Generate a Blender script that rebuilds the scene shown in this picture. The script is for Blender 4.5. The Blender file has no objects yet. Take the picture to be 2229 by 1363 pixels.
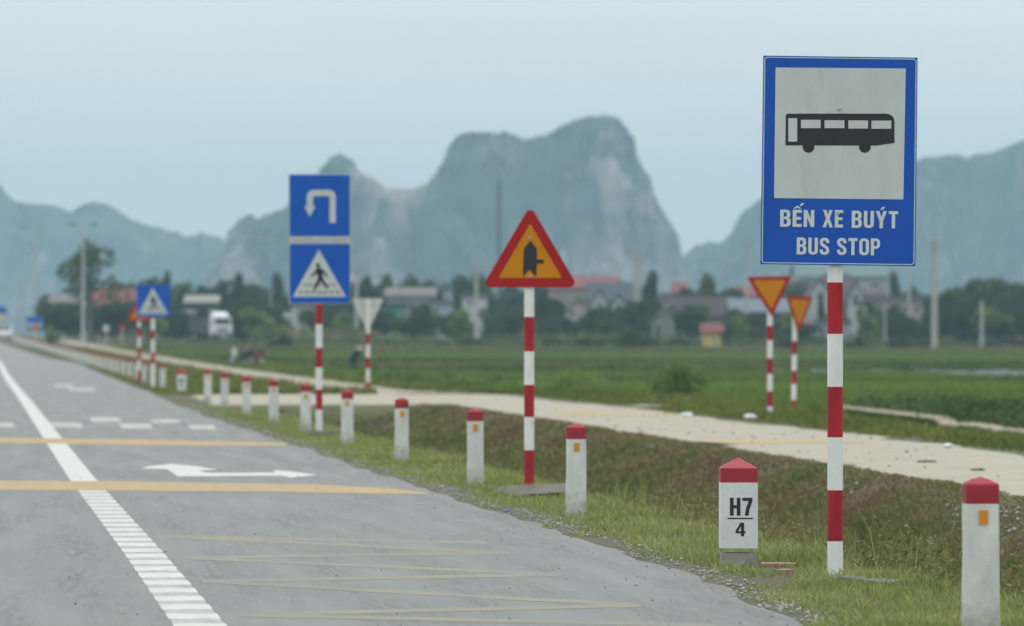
import bpy, math, random
import numpy as np
from mathutils import Vector, Matrix

R = math.radians
sc = bpy.context.scene
col = sc.collection
rnd = random.Random(7)
NP = np.random.default_rng(11)

# ------------------------------------------------------------------ camera
FPX, PW, PH = 11800.0, 2229.0, 1363.0          # focal length in photo pixels, photo size
YAW = math.atan((PW / 2 - 10) / FPX)           # the road's vanishing point sits at x=10
PITCH = math.atan((741 - PH / 2) / FPX)        # horizon at y=741
CAM_H = 1.30
cam_d = bpy.data.cameras.new('camera')
cam = bpy.data.objects.new('camera', cam_d)
col.objects.link(cam)
cam.location = (0, 0, CAM_H)
cam.rotation_euler = (R(90) + PITCH, 0, -YAW)
cam_d.sensor_width = 36
cam_d.lens = 36 * FPX / PW
cam_d.clip_start = 0.5
cam_d.clip_end = 30000
cam_d.dof.use_dof = True
cam_d.dof.focus_distance = 31.0
cam_d.dof.aperture_fstop = 4.6
sc.camera = cam

# ------------------------------------------------------------------ world: overcast sky
SUN_EL, SUN_AZ = R(62), R(35)                  # azimuth clockwise from +Y
world = bpy.data.worlds.new('World')
sc.world = world
world.use_nodes = True
nt = world.node_tree
nt.nodes.clear()
wout = nt.nodes.new('ShaderNodeOutputWorld')
wbg = nt.nodes.new('ShaderNodeBackground')
sky = nt.nodes.new('ShaderNodeTexSky')
sky.sky_type = 'NISHITA'
sky.sun_disc = False
sky.sun_elevation = SUN_EL
sky.sun_rotation = SUN_AZ
sky.air_density = 1.0
sky.dust_density = 1.0
wtc = nt.nodes.new('ShaderNodeTexCoord')
wsep = nt.nodes.new('ShaderNodeSeparateXYZ')
wramp = nt.nodes.new('ShaderNodeValToRGB')     # cloud layer: brighter overhead, as an overcast sky is
wramp.color_ramp.elements[0].position = 0.0
wramp.color_ramp.elements[0].color = (0.50, 0.505, 0.50, 1)
wramp.color_ramp.elements[1].position = 1.0
wramp.color_ramp.elements[1].color = (.80, .84, .85, 1)
e = wramp.color_ramp.elements.new(0.035); e.color = (0.44, 0.485, 0.495, 1)
e = wramp.color_ramp.elements.new(0.075); e.color = (0.50, 0.535, 0.54, 1)
e = wramp.color_ramp.elements.new(0.35); e.color = (0.56, 0.60, 0.61, 1)
wns = nt.nodes.new('ShaderNodeTexNoise'); wns.inputs['Scale'].default_value = 9; wns.inputs['Detail'].default_value = 4
wmap = nt.nodes.new('ShaderNodeMapping'); wmap.inputs['Scale'].default_value = (1, 1, 5)
wmr = nt.nodes.new('ShaderNodeMapRange')
wmr.inputs['To Min'].default_value = 15.2; wmr.inputs['To Max'].default_value = 16.8
wmul = nt.nodes.new('ShaderNodeVectorMath'); wmul.operation = 'SCALE'
wmix = nt.nodes.new('ShaderNodeMix'); wmix.data_type = 'RGBA'; wmix.inputs[0].default_value = 0.93
L = nt.links.new
L(wtc.outputs['Generated'], wsep.inputs[0])
L(wsep.outputs['Z'], wramp.inputs[0])
L(wtc.outputs['Generated'], wmap.inputs[0])
L(wmap.outputs[0], wns.inputs['Vector'])
L(wns.outputs['Fac'], wmr.inputs['Value'])
L(wramp.outputs[0], wmul.inputs[0])
L(wmr.outputs[0], wmul.inputs['Scale'])
L(sky.outputs[0], wmix.inputs[6])
L(wmul.outputs[0], wmix.inputs[7])
L(wmix.outputs[2], wbg.inputs['Color'])
wbg.inputs['Strength'].default_value = 0.115
L(wbg.outputs[0], wout.inputs['Surface'])

sun_d = bpy.data.lights.new('sun', 'SUN')
sun_d.energy = 0.7
sun_d.angle = R(20)
sun_d.color = (1.0, 0.96, 0.9)
sun = bpy.data.objects.new('sun', sun_d)
col.objects.link(sun)
sv = Vector((math.sin(SUN_AZ) * math.cos(SUN_EL), math.cos(SUN_AZ) * math.cos(SUN_EL), math.sin(SUN_EL)))
sun.rotation_euler = (-sv).to_track_quat('-Z', 'Y').to_euler()
sun.location = (0, 0, 60)

sc.view_settings.view_transform = 'Standard'
sc.view_settings.look = 'None'
sc.view_settings.exposure = 0.0
sc.view_settings.gamma = 1.0
sc.cycles.use_denoising = True
sc.cycles.max_bounces = 5
sc.cycles.diffuse_bounces = 3
sc.cycles.glossy_bounces = 2
sc.cycles.transparent_max_bounces = 8
sc.cycles.volume_bounces = 1

# ------------------------------------------------------------------ projection helpers
CAMV = Vector((0, 0, CAM_H))
_rot = cam.rotation_euler.to_matrix()
_rt, _up, _fw = _rot @ Vector((1, 0, 0)), _rot @ Vector((0, 1, 0)), _rot @ Vector((0, 0, -1))

def ray(px, py):
    return _fw + _rt * ((px - PW / 2) / FPX) + _up * ((PH / 2 - py) / FPX)

def at(px, py, depth):
    return CAMV + ray(px, py) * depth

def onz(px, py, z=0.0):
    d = ray(px, py)
    k = (z - CAM_H) / d.z
    return CAMV + d * k

# ------------------------------------------------------------------ terrain
def sstep(a, b, v):
    t = np.clip((v - a) / (b - a), 0, 1)
    return t * t * (3 - 2 * t)

def curve_x(y):                                # the road bends slowly to the left far away
    t = np.clip((np.asarray(y, float) - 150) / 400, 0, 1.6)
    return -3.4 * t * t

def _hash(ix, iy, seed):
    h = (ix.astype(np.int64) * 374761393 + iy.astype(np.int64) * 668265263 + seed * 974711) & 0x7fffffff
    h = ((h ^ (h >> 13)) * 1274126177) & 0x7fffffff
    return ((h ^ (h >> 16)) & 0xffff) / 65535.0

def vnoise(x, y, seed=0):
    x = np.asarray(x, float); y = np.asarray(y, float)
    ix = np.floor(x); iy = np.floor(y)
    fx = x - ix; fy = y - iy
    fx = fx * fx * (3 - 2 * fx); fy = fy * fy * (3 - 2 * fy)
    ix = ix.astype(np.int64); iy = iy.astype(np.int64)
    a = _hash(ix, iy, seed); b = _hash(ix + 1, iy, seed)
    c = _hash(ix, iy + 1, seed); d = _hash(ix + 1, iy + 1, seed)
    return (a * (1 - fx) + b * fx) * (1 - fy) + (c * (1 - fx) + d * fx) * fy

def fbm(x, y, seed=0, o=4):
    s = 0; a = 0.5; n = 0
    for i in range(o):
        s = s + a * vnoise(np.asarray(x) * 2 ** i, np.asarray(y) * 2 ** i, seed + i * 17)
        n += a; a *= 0.5
    return s / n

EDGE_PX = [(1900, 1410), (1782, 1363), (1597, 1268), (1431, 1212), (1283, 1164), (1200, 1138.6), (1110, 1112), (1038, 1090), (919, 1052),
           (779, 1011), (680, 975), (590, 946), (470, 908), (385, 877), (342, 858), (256.6, 825), (171, 795)]
_ep = [onz(px, py, 0) for px, py in EDGE_PX]
EDGE_Y = np.array([-40.0] + [p.y for p in _ep] + [320.0, 700.0, 1400.0])
EDGE_X = np.array([3.75] + [p.x for p in _ep] + [3.45 + float(curve_x(320)), 3.4 + float(curve_x(700)), 3.4 + float(curve_x(1400))])

def edge_x(y):
    return np.interp(y, EDGE_Y, EDGE_X)

NEAR_D = ([-60, -14, -12, 3.2, 3.7, 4.9, 5.6, 6.5, 7.3, 8.25, 8.6, 12.6, 14.2, 16.5, 22, 60],
          [-.5, -.4, -.04, -.04, -.015, -.03, -.38, -.72, -.55, -.03, .0, .0, -.08, -.5, -.6, -.6])
FAR_D = ([-60, -14, -12, 3.2, 3.7, 5.0, 6.5, 8.0, 9.0, 11.2, 13.0, 16, 22, 60],
         [-.5, -.4, -.04, -.04, -.015, -.05, -.22, -.2, -.06, -.06, -.25, -.5, -.6, -.6])
ENT_D = ([-60, -14, -12, 3.2, 3.7, 12.6, 15, 18, 22, 60],
         [-.5, -.4, -.04, -.04, -.005, .0, -.1, -.45, -.6, -.6])

def H(x, y):
    x = np.asarray(x, float); y = np.asarray(y, float)
    xr = x - curve_x(y)
    hn = np.interp(xr, *NEAR_D); hf = np.interp(xr, *FAR_D); he = np.interp(xr, *ENT_D)
    a = sstep(106.5, 108.5, y); b = sstep(131, 136, y)
    h = hn * (1 - a) + he * (a - b) + hf * b
    g = 1.25 * np.clip((y - 150) / 400, 0, 1.25) ** 2
    gw = 1 - sstep(28, 70, np.abs(xr))
    fieldrise = .95 * sstep(300, 560, y) + .7 * sstep(600, 1000, y)
    h = h + g * gw + np.where(xr > 3.7, fieldrise * (1 - gw), 0) * sstep(12, 30, xr)
    bump = (fbm(x * 1.7, y * .9, 3, 3) - .5) * .12 * sstep(3.9, 5.4, xr)
    flat = (sstep(8.3, 8.8, xr) - sstep(12.2, 12.9, xr)) * (1 - b) + (sstep(8.6, 9.1, xr) - sstep(10.9, 11.5, xr)) * b
    flat = np.clip(np.maximum(flat, a - b), 0, 1)
    return h + bump * (1 - flat)

def Hs(x, y):
    return float(H(x, y))

# ------------------------------------------------------------------ materials
MATS = {}

def mat(name, color, rough=0.7, var=0.0, scale=5.0, color2=None, c2_lo=.5, c2_hi=.62, c2_scale=3.0, bump=0.0, bump_scale=40.0,
        metal=0.0, spec=0.5, stretch=(1, 1, 1), detail=6):
    """Procedural surface: base colour with soft variation, optional second colour in patches, optional bump."""
    if name in MATS:
        return MATS[name]
    m = bpy.data.materials.new(name)
    m.use_nodes = True
    t = m.node_tree
    b = t.nodes['Principled BSDF']
    b.inputs['Roughness'].default_value = rough
    b.inputs['Metallic'].default_value = metal
    b.inputs['Specular IOR Level'].default_value = spec
    geo = t.nodes.new('ShaderNodeNewGeometry')
    mp = t.nodes.new('ShaderNodeMapping')
    mp.inputs['Scale'].default_value = stretch
    t.links.new(geo.outputs['Position'], mp.inputs[0])
    n1 = t.nodes.new('ShaderNodeTexNoise')
    n1.inputs['Scale'].default_value = scale
    n1.inputs['Detail'].default_value = detail
    t.links.new(mp.outputs[0], n1.inputs['Vector'])
    mx = t.nodes.new('ShaderNodeMix'); mx.data_type = 'RGBA'
    c = color
    mx.inputs[6].default_value = (*[max(0, k * (1 - var)) for k in c], 1)
    mx.inputs[7].default_value = (*[min(1, k * (1 + var)) for k in c], 1)
    mr = t.nodes.new('ShaderNodeMapRange')
    mr.inputs['From Min'].default_value = .3; mr.inputs['From Max'].default_value = .7
    t.links.new(n1.outputs['Fac'], mr.inputs['Value'])
    t.links.new(mr.outputs[0], mx.inputs[0])
    out = mx.outputs[2]
    if color2 is not None:
        n2 = t.nodes.new('ShaderNodeTexNoise')
        n2.inputs['Scale'].default_value = c2_scale
        n2.inputs['Detail'].default_value = 8
        n2.inputs['Roughness'].default_value = .65
        t.links.new(mp.outputs[0], n2.inputs['Vector'])
        m2 = t.nodes.new('ShaderNodeMapRange')
        m2.inputs['From Min'].default_value = c2_lo; m2.inputs['From Max'].default_value = c2_hi
        t.links.new(n2.outputs['Fac'], m2.inputs['Value'])
        mx2 = t.nodes.new('ShaderNodeMix'); mx2.data_type = 'RGBA'
        t.links.new(m2.outputs[0], mx2.inputs[0])
        t.links.new(out, mx2.inputs[6])
        mx2.inputs[7].default_value = (*color2, 1)
        out = mx2.outputs[2]
    t.links.new(out, b.inputs['Base Color'])
    if bump > 0:
        n3 = t.nodes.new('ShaderNodeTexNoise')
        n3.inputs['Scale'].default_value = bump_scale
        n3.inputs['Detail'].default_value = 8
        t.links.new(geo.outputs['Position'], n3.inputs['Vector'])
        bp = t.nodes.new('ShaderNodeBump')
        bp.inputs['Strength'].default_value = bump
        bp.inputs['Distance'].default_value = .02
        t.links.new(n3.outputs['Fac'], bp.inputs['Height'])
        t.links.new(bp.outputs[0], b.inputs['Normal'])
    MATS[name] = m
    return m

def plant_mat(name, stops, var_scale=.6, rough=.75, patch=.35, trans=.15):
    """Foliage: colour from a per-leaf value mixed with patches in space."""
    m = bpy.data.materials.new(name); m.use_nodes = True
    t = m.node_tree; b = t.nodes['Principled BSDF']
    b.inputs['Roughness'].default_value = rough
    b.inputs['Specular IOR Level'].default_value = .25
    at_ = t.nodes.new('ShaderNodeAttribute'); at_.attribute_name = 'tint'
    geo = t.nodes.new('ShaderNodeNewGeometry')
    n = t.nodes.new('ShaderNodeTexNoise'); n.inputs['Scale'].default_value = var_scale; n.inputs['Detail'].default_value = 4
    t.links.new(geo.outputs['Position'], n.inputs['Vector'])
    mr = t.nodes.new('ShaderNodeMapRange'); mr.inputs['From Min'].default_value = .3; mr.inputs['From Max'].default_value = .7
    t.links.new(n.outputs['Fac'], mr.inputs['Value'])
    mx = t.nodes.new('ShaderNodeMix'); mx.data_type = 'FLOAT'; mx.inputs[0].default_value = patch
    t.links.new(at_.outputs['Fac'], mx.inputs[2]); t.links.new(mr.outputs[0], mx.inputs[3])
    rp = t.nodes.new('ShaderNodeValToRGB')
    els = rp.color_ramp.elements
    els[0].position = stops[0][0]; els[0].color = (*stops[0][1], 1)
    els[1].position = stops[-1][0]; els[1].color = (*stops[-1][1], 1)
    for p, c in stops[1:-1]:
        e = els.new(p); e.color = (*c, 1)
    t.links.new(mx.outputs[0], rp.inputs[0])
    t.links.new(rp.outputs[0], b.inputs['Base Color'])
    if trans:
        tr = t.nodes.new('ShaderNodeBsdfTranslucent')
        ad = t.nodes.new('ShaderNodeMixShader'); ad.inputs[0].default_value = trans
        o = t.nodes['Material Output']
        t.links.new(rp.outputs[0], tr.inputs['Color'])
        t.links.new(b.outputs[0], ad.inputs[1]); t.links.new(tr.outputs[0], ad.inputs[2])
        t.links.new(ad.outputs[0], o.inputs['Surface'])
    return m

WHITE = mat('white_paint', (.80, .81, .78), .55, .07, 14, (.42, .39, .33), .63, .74, 19, .1, 60, stretch=(1, 1, .5))
RED = mat('red_paint', (.39, .020, .032), .55, .24, 9, (.26, .022, .03), .58, .75, 20, spec=.22, stretch=(1, 1, .25))
BOLW = mat('weathered_white_paint', (.66, .66, .62), .75, .13, 11, (.20, .18, .15), .655, .69, 24, .12, 50, stretch=(1, 1, .45))
BOLR = mat('weathered_red_paint', (.34, .017, .030), .65, .16, 12, (.44, .10, .10), .66, .74, 22, .1, 50)
CONC = mat('concrete', (.36, .34, .30), .9, .2, 9, (.18, .16, .13), .6, .75, 6, .5, 40)
STAINED = mat('damp_concrete', (.20, .19, .165), .9, .3, 12, (.07, .07, .05), .55, .7, 9, .5, 40)
BLUE = mat('blue_sheeting', (.014, .095, .46), .55, .05, 2.5, spec=.2)
BLUE2 = mat('deep_blue_sheeting', (.012, .108, .49), .55, .05, 2.5, spec=.2)
PANELW = mat('white_sheeting', (.56, .60, .575), .5, .06, 6, (.44, .475, .45), .58, .8, 4, stretch=(1.5, 1, .5))
TEXTW = mat('white_lettering', (.62, .67, .64), .5, .03)
BLACK = mat('black_vinyl', (.016, .019, .022), .5, .1)
ORANGE = mat('orange_sheeting', (.60, .235, .008), .6, .05, 4, spec=.12)
SIGNRED = mat('red_sheeting', (.40, .020, .022), .6, .08, 6, spec=.15)
REFLECT = mat('orange_reflector', (.66, .27, .010), .35, .12, 60)
STEEL = mat('galvanised_steel', (.46, .48, .47), .55, .1, 8)
SIGNBACK = mat('grey_sign_back', (.60, .62, .585), .6, .08, 6)
ASPHALT = mat('asphalt', (.216, .217, .209), .66, .24, 2.2, (.252, .250, .240), .44, .66, 16.0, .8, 90, spec=.5, stretch=(1.6, .10, 1), detail=12)
LINEW = mat('white_road_paint', (.60, .60, .565), .7, .10, 10, (.36, .36, .34), .55, .70, 7, .4, 60)
LINEG = mat('worn_road_paint', (.44, .44, .42), .75, .16, 14, (.27, .27, .265), .5, .65, 9, .4, 60)
LINEY = mat('yellow_road_paint', (.46, .32, .145), .75, .12, 5, (.30, .265, .20), .46, .70, 3.0, .3, 60)
LINEY2 = mat('faded_yellow_paint', (.275, .25, .172), .75, .10, 5, (.225, .222, .20), .42, .60, 2.2, .3, 60, stretch=(.5, 1, 1))
SANDY = mat('pale_concrete_paving', (.41, .37, .29), .9, .13, 2.2, (.33, .295, .225), .48, .70, 1.1, .4, 30, detail=10)
TRACK = mat('pale_dirt_track', (.37, .325, .24), .95, .15, 1.2, (.27, .23, .15), .5, .7, .8, .4, 20)
SANDY_Y = mat('yellow_band_paint', (.46, .335, .15), .9, .1, 3, (.44, .40, .31), .5, .68, 2.2)
BARK = mat('bark', (.13, .105, .08), .9, .25, 6)

# mud splashed on the foot of the guide posts
_t = BOLW.node_tree; _b = _t.nodes['Principled BSDF']
_src = _b.inputs['Base Color'].links[0].from_socket
_tc = _t.nodes.new('ShaderNodeTexCoord'); _sp = _t.nodes.new('ShaderNodeSeparateXYZ'); _t.links.new(_tc.outputs['Object'], _sp.inputs[0])
_n = _t.nodes.new('ShaderNodeTexNoise'); _n.inputs['Scale'].default_value = 18; _n.inputs['Detail'].default_value = 6
_g = _t.nodes.new('ShaderNodeNewGeometry'); _t.links.new(_g.outputs['Position'], _n.inputs['Vector'])
_m = _t.nodes.new('ShaderNodeMath'); _m.operation = 'MULTIPLY_ADD'; _m.inputs[1].default_value = .30; _t.links.new(_n.outputs['Fac'], _m.inputs[0])
_k = _t.nodes.new('ShaderNodeMath'); _k.operation = 'MULTIPLY'; _k.inputs[1].default_value = -1; _t.links.new(_sp.outputs['Z'], _k.inputs[0]); _t.links.new(_k.outputs[0], _m.inputs[2])
_r = _t.nodes.new('ShaderNodeMapRange'); _r.inputs['From Min'].default_value = -.02; _r.inputs['From Max'].default_value = .14; _r.inputs['To Max'].default_value = .75
_t.links.new(_m.outputs[0], _r.inputs['Value'])
_x = _t.nodes.new('ShaderNodeMix'); _x.data_type = 'RGBA'; _t.links.new(_r.outputs[0], _x.inputs[0]); _t.links.new(_src, _x.inputs[6]); _x.inputs[7].default_value = (.30, .27, .20, 1)
_t.links.new(_x.outputs[2], _b.inputs['Base Color'])

# ------------------------------------------------------------------ mesh building
class MB:
    def __init__(self):
        self.v = []; self.f = []; self.m = []

    def add(self, verts, faces, mi=0):
        o = len(self.v)
        self.v.extend([tuple(p) for p in verts])
        self.f.extend([tuple(i + o for i in f) for f in faces])
        self.m.extend([mi] * len(faces))
        return self

    def box(self, c, s, mi=0, rot=None, taper=1.0):
        cx, cy, cz = c; hx, hy, hz = s[0] / 2, s[1] / 2, s[2] / 2
        vs = []
        for z, k in ((-hz, 1.0), (hz, taper)):
            for x, y in ((-hx, -hy), (hx, -hy), (hx, hy), (-hx, hy)):
                vs.append(Vector((x * k, y * k, z)))
        if rot is not None:
            vs = [rot @ p for p in vs]
        vs = [p + Vector(c) for p in vs]
        return self.add(vs, [(3, 2, 1, 0), (4, 5, 6, 7), (0, 1, 5, 4), (1, 2, 6, 5), (2, 3, 7, 6), (3, 0, 4, 7)], mi)

    def tube(self, p0, p1, r0, r1=None, n=10, mi=0, caps=True):
        p0 = Vector(p0); p1 = Vector(p1); r1 = r0 if r1 is None else r1
        d = (p1 - p0).normalized()
        u = d.orthogonal().normalized(); w = d.cross(u)
        vs = []
        for p, r in ((p0, r0), (p1, r1)):
            for i in range(n):
                a = 2 * math.pi * i / n
                vs.append(p + (u * math.cos(a) + w * math.sin(a)) * r)
        fs = [(i, (i + 1) % n, n + (i + 1) % n, n + i) for i in range(n)]
        if caps:
            fs += [tuple(range(n - 1, -1, -1)), tuple(range(n, 2 * n))]
        return self.add(vs, fs, mi)

    def prism(self, pts, y0, y1, mi=0):
        """Outline in the x-z plane, given thickness from y0 (front) to y1 (back)."""
        a = sum(pts[i][0] * pts[(i + 1) % len(pts)][1] - pts[(i + 1) % len(pts)][0] * pts[i][1] for i in range(len(pts)))
        if a < 0:
            pts = pts[::-1]
        n = len(pts)
        vs = [(p[0], y0, p[1]) for p in pts] + [(p[0], y1, p[1]) for p in pts]
        fs = [tuple(range(n)), tuple(range(2 * n - 1, n - 1, -1))]
        fs += [((i + 1) % n, i, n + i, n + (i + 1) % n) for i in range(n)]
        return self.add(vs, fs, mi)

    def ring(self, outer, inner, y0, y1, mi=0):
        """Frame between two outlines of the same vertex count."""
        n = len(outer)
        vs = [(p[0], y0, p[1]) for p in outer] + [(p[0], y0, p[1]) for p in inner]
        vs += [(p[0], y1, p[1]) for p in outer] + [(p[0], y1, p[1]) for p in inner]
        fs = []
        for i in range(n):
            j = (i + 1) % n
            fs += [(i, j, n + j, n + i), (2 * n + j, 2 * n + i, 3 * n + i, 3 * n + j), (j, i, 2 * n + i, 2 * n + j), (n + i, n + j, 3 * n + j, 3 * n + i)]
        return self.add(vs, fs, mi)

    def build(self, name, mats, parent=None, smooth=False, recalc=False):
        me = bpy.data.meshes.new(name)
        me.from_pydata(self.v, [], self.f)
        if not isinstance(mats, (list, tuple)):
            mats = [mats]
        for m in mats:
            me.materials.append(m)
        me.polygons.foreach_set('material_index', self.m)
        if smooth:
            me.polygons.foreach_set('use_smooth', [True] * len(self.f))
        me.update()
        if recalc:
            import bmesh
            bm = bmesh.new(); bm.from_mesh(me)
            bmesh.ops.recalc_face_normals(bm, faces=bm.faces)
            bm.to_mesh(me); bm.free()
        o = bpy.data.objects.new(name, me)
        col.objects.link(o)
        if parent:
            o.parent = parent
        return o

def np_mesh(name, V, F, mats, tint=None, mi=None, smooth=False, parent=None):
    """Fast mesh from arrays; all faces have the same number of corners."""
    V = np.asarray(V, np.float32); F = np.asarray(F, np.int32)
    me = bpy.data.meshes.new(name)
    me.vertices.add(len(V)); me.vertices.foreach_set('co', V.ravel())
    k = F.shape[1]
    me.loops.add(F.size); me.loops.foreach_set('vertex_index', F.ravel())
    me.polygons.add(len(F))
    me.polygons.foreach_set('loop_start', np.arange(0, F.size, k, dtype=np.int32))
    if not isinstance(mats, (list, tuple)):
        mats = [mats]
    for m in mats:
        me.materials.append(m)
    if mi is not None:
        me.polygons.foreach_set('material_index', np.asarray(mi, np.int32))
    if smooth:
        me.polygons.foreach_set('use_smooth', np.ones(len(F), bool))
    if tint is not None:
        a = me.attributes.new('tint', 'FLOAT', 'POINT')
        a.data.foreach_set('value', np.asarray(tint, np.float32))
    me.update(calc_edges=True); me.validate()
    o = bpy.data.objects.new(name, me); col.objects.link(o)
    if parent:
        o.parent = parent
    return o

def tag(o, label, cat, group=None, kind=None):
    o['label'] = label; o['category'] = cat
    if group: o['group'] = group
    if kind: o['kind'] = kind
    return o

def thing(name, label, cat, loc=(0, 0, 0), rz=0.0, group=None):
    o = bpy.data.objects.new(name, None); col.objects.link(o)
    o.location = loc; o.rotation_euler = (0, 0, rz)
    o.empty_display_size = .2
    return tag(o, label, cat, group)

def struct(o):
    o['kind'] = 'structure'; return o

def stuff(o, label, cat):
    return tag(o, label, cat, None, 'stuff')

def dup(root, loc, rz, label, group, scale=None):
    r = root.copy(); col.objects.link(r)
    r.location = loc; r.rotation_euler = (0, 0, rz); r['label'] = label
    if group: r['group'] = group
    if scale: r.scale = scale
    for ch in list(root.children):
        c = ch.copy(); col.objects.link(c); c.parent = r
        for g in list(ch.children):
            d = g.copy(); col.objects.link(d); d.parent = c
    return r

def rounded(pts, r, n=5):
    out = []
    k = len(pts)
    for i in range(k):
        p = Vector(pts[i]); a = Vector(pts[i - 1]); b = Vector(pts[(i + 1) % k])
        da = (a - p).normalized(); db = (b - p).normalized()
        half = da.angle(db) / 2
        t = r / math.tan(half)
        c = p + (da + db).normalized() * (r / math.sin(half))
        s = p + da * t; e_ = p + db * t
        a0 = math.atan2(s.y - c.y, s.x - c.x); a1 = math.atan2(e_.y - c.y, e_.x - c.x)
        d = (a1 - a0 + math.pi) % (2 * math.pi) - math.pi
        for j in range(n + 1):
            aa = a0 + d * j / n
            out.append((c.x + r * math.cos(aa), c.y + r * math.sin(aa)))
    return out

def rpoly(pts, n=4):
    """Closed outline; a third value on a point rounds that corner."""
    out = []; k = len(pts)
    for i in range(k):
        q = pts[i]
        if len(q) < 3:
            out.append((q[0], q[1])); continue
        p = Vector(q[:2]); a = Vector(pts[i - 1][:2]); b = Vector(pts[(i + 1) % k][:2]); r = q[2]
        da = (a - p).normalized(); db = (b - p).normalized()
        for j in range(n + 1):
            t = j / n
            p0 = p + da * r; p1 = p + db * r
            out.append(tuple(p0.lerp(p, t).lerp(p.lerp(p1, t), t * .9 + .05)))
    return out

def stroke(path, w):
    P = [Vector(p) for p in path]; C = []
    for i in range(len(P) - 1):
        a = P[max(i - 1, 0)]; b = P[i]; c = P[i + 1]; d = P[min(i + 2, len(P) - 1)]
        for k in range(5):
            t = k / 5
            C.append(.5 * ((2 * b) + (c - a) * t + (2 * a - 5 * b + 4 * c - d) * t * t + (3 * b - a - 3 * c + d) * t ** 3))
    C.append(P[-1]); Lf, Rt = [], []
    for i, c in enumerate(C):
        t = (C[min(i + 1, len(C) - 1)] - C[max(i - 1, 0)]).normalized(); n = Vector((-t.y, t.x)) * w / 2
        Lf.append(tuple(c + n)); Rt.append(tuple(c - n))
    return Lf + Rt[::-1]

GLYPH = {
    'E': (4.6, [[(0, 0), (4.6, 0), (4.6, 1.7), (1.9, 1.7), (1.9, 4.2), (4.2, 4.2), (4.2, 5.8), (1.9, 5.8), (1.9, 8.3), (4.6, 8.3), (4.6, 10), (0, 10)]]),
    'N': (5.4, [[(0, 0), (1.75, 0), (1.75, 5.6), (3.65, 0), (5.4, 0), (5.4, 10), (3.65, 10), (3.65, 4.6), (1.75, 10), (0, 10)]]),
    'X': (5.7, [[(0, 0), (1.95, 0), (2.85, 3.3), (3.75, 0), (5.7, 0), (3.85, 5.1), (5.55, 10), (3.65, 10), (2.85, 7.1), (2.05, 10), (.15, 10), (1.85, 5.1)]]),
    'U': (5.3, [[(0, 10), (0, 0, 2.6), (5.3, 0, 2.6), (5.3, 10), (3.5, 10), (3.5, 1.6, .8), (1.8, 1.6, .8), (1.8, 10)]]),
    'Y': (5.8, [[(2.0, 0), (3.8, 0), (3.8, 4.0), (5.8, 10), (3.9, 10), (2.9, 6.2), (1.9, 10), (0, 10), (2.0, 4.0)]]),
    'T': (5.0, [[(1.6, 0), (3.4, 0), (3.4, 8.3), (5, 8.3), (5, 10), (0, 10), (0, 8.3), (1.6, 8.3)]]),
    'P': (5.1, [[(0, 0), (1.8, 0), (1.8, 3.9), (5.1, 3.9, 2.6), (5.1, 10, 2.6), (0, 10)], [(1.8, 5.5), (3.35, 5.5, .7), (3.35, 8.4, .7), (1.8, 8.4)]]),
    'B': (5.4, [[(0, 0), (5.4, 0, 2.4), (5.4, 5.1, 1.8), (4.3, 5.25), (5.15, 5.4, 1.2), (5.15, 10, 2.3), (0, 10)], [(1.8, 1.6), (3.5, 1.6, .7), (3.5, 4.4, .7), (1.8, 4.4)], [(1.8, 5.9), (3.35, 5.9, .6), (3.35, 8.4, .6), (1.8, 8.4)]]),
    'O': (5.4, [[(0, 0, 2.65), (5.4, 0, 2.65), (5.4, 10, 2.65), (0, 10, 2.65)], [(1.8, 1.6, .88), (3.6, 1.6, .88), (3.6, 8.4, .88), (1.8, 8.4, .88)]]),
    'S': (5.3, [stroke([(4.4, 6.9), (4.3, 8.2), (3.6, 9.0), (2.6, 9.15), (1.6, 8.95), (.95, 8.1), (.95, 7.0), (1.5, 5.9), (2.7, 5.0), (3.9, 4.1), (4.4, 3.0), (4.35, 1.9), (3.7, 1.05), (2.65, .85), (1.6, 1.05), (.98, 1.9), (.9, 3.1)], 1.72)]),
    'H': (5.4, [[(0, 0), (1.9, 0), (1.9, 4.1), (3.5, 4.1), (3.5, 0), (5.4, 0), (5.4, 10), (3.5, 10), (3.5, 5.8), (1.9, 5.8), (1.9, 10), (0, 10)]]),
    '7': (5.1, [[(1.2, 0), (3.2, 0), (3.6, 3.4), (5.1, 8.2), (5.1, 10), (0, 10), (0, 8.2), (3.2, 8.2), (1.9, 4.4)]]),
    '4': (5.5, [[(3.0, 0), (4.7, 0), (4.7, 2.2), (5.5, 2.2), (5.5, 3.8), (4.7, 3.8), (4.7, 10), (2.7, 10), (0, 3.9), (0, 2.2), (3.0, 2.2)], [(1.5, 3.8), (3.0, 3.8), (3.0, 7.3)]]),
}
GLYPH['\u1ebe'] = (4.6, GLYPH['E'][1] + [[(.2, 10.7), (1.9, 12.3), (2.7, 12.3), (4.4, 10.7), (3.1, 10.7), (2.3, 11.5), (1.5, 10.7)], [(3.4, 12.3), (4.4, 14.0), (6.0, 14.0), (4.5, 12.3)]])
GLYPH['\u00dd'] = (5.8, GLYPH['Y'][1] + [[(2.3, 10.7), (3.3, 12.4), (5.0, 12.4), (3.5, 10.7)]])

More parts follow.
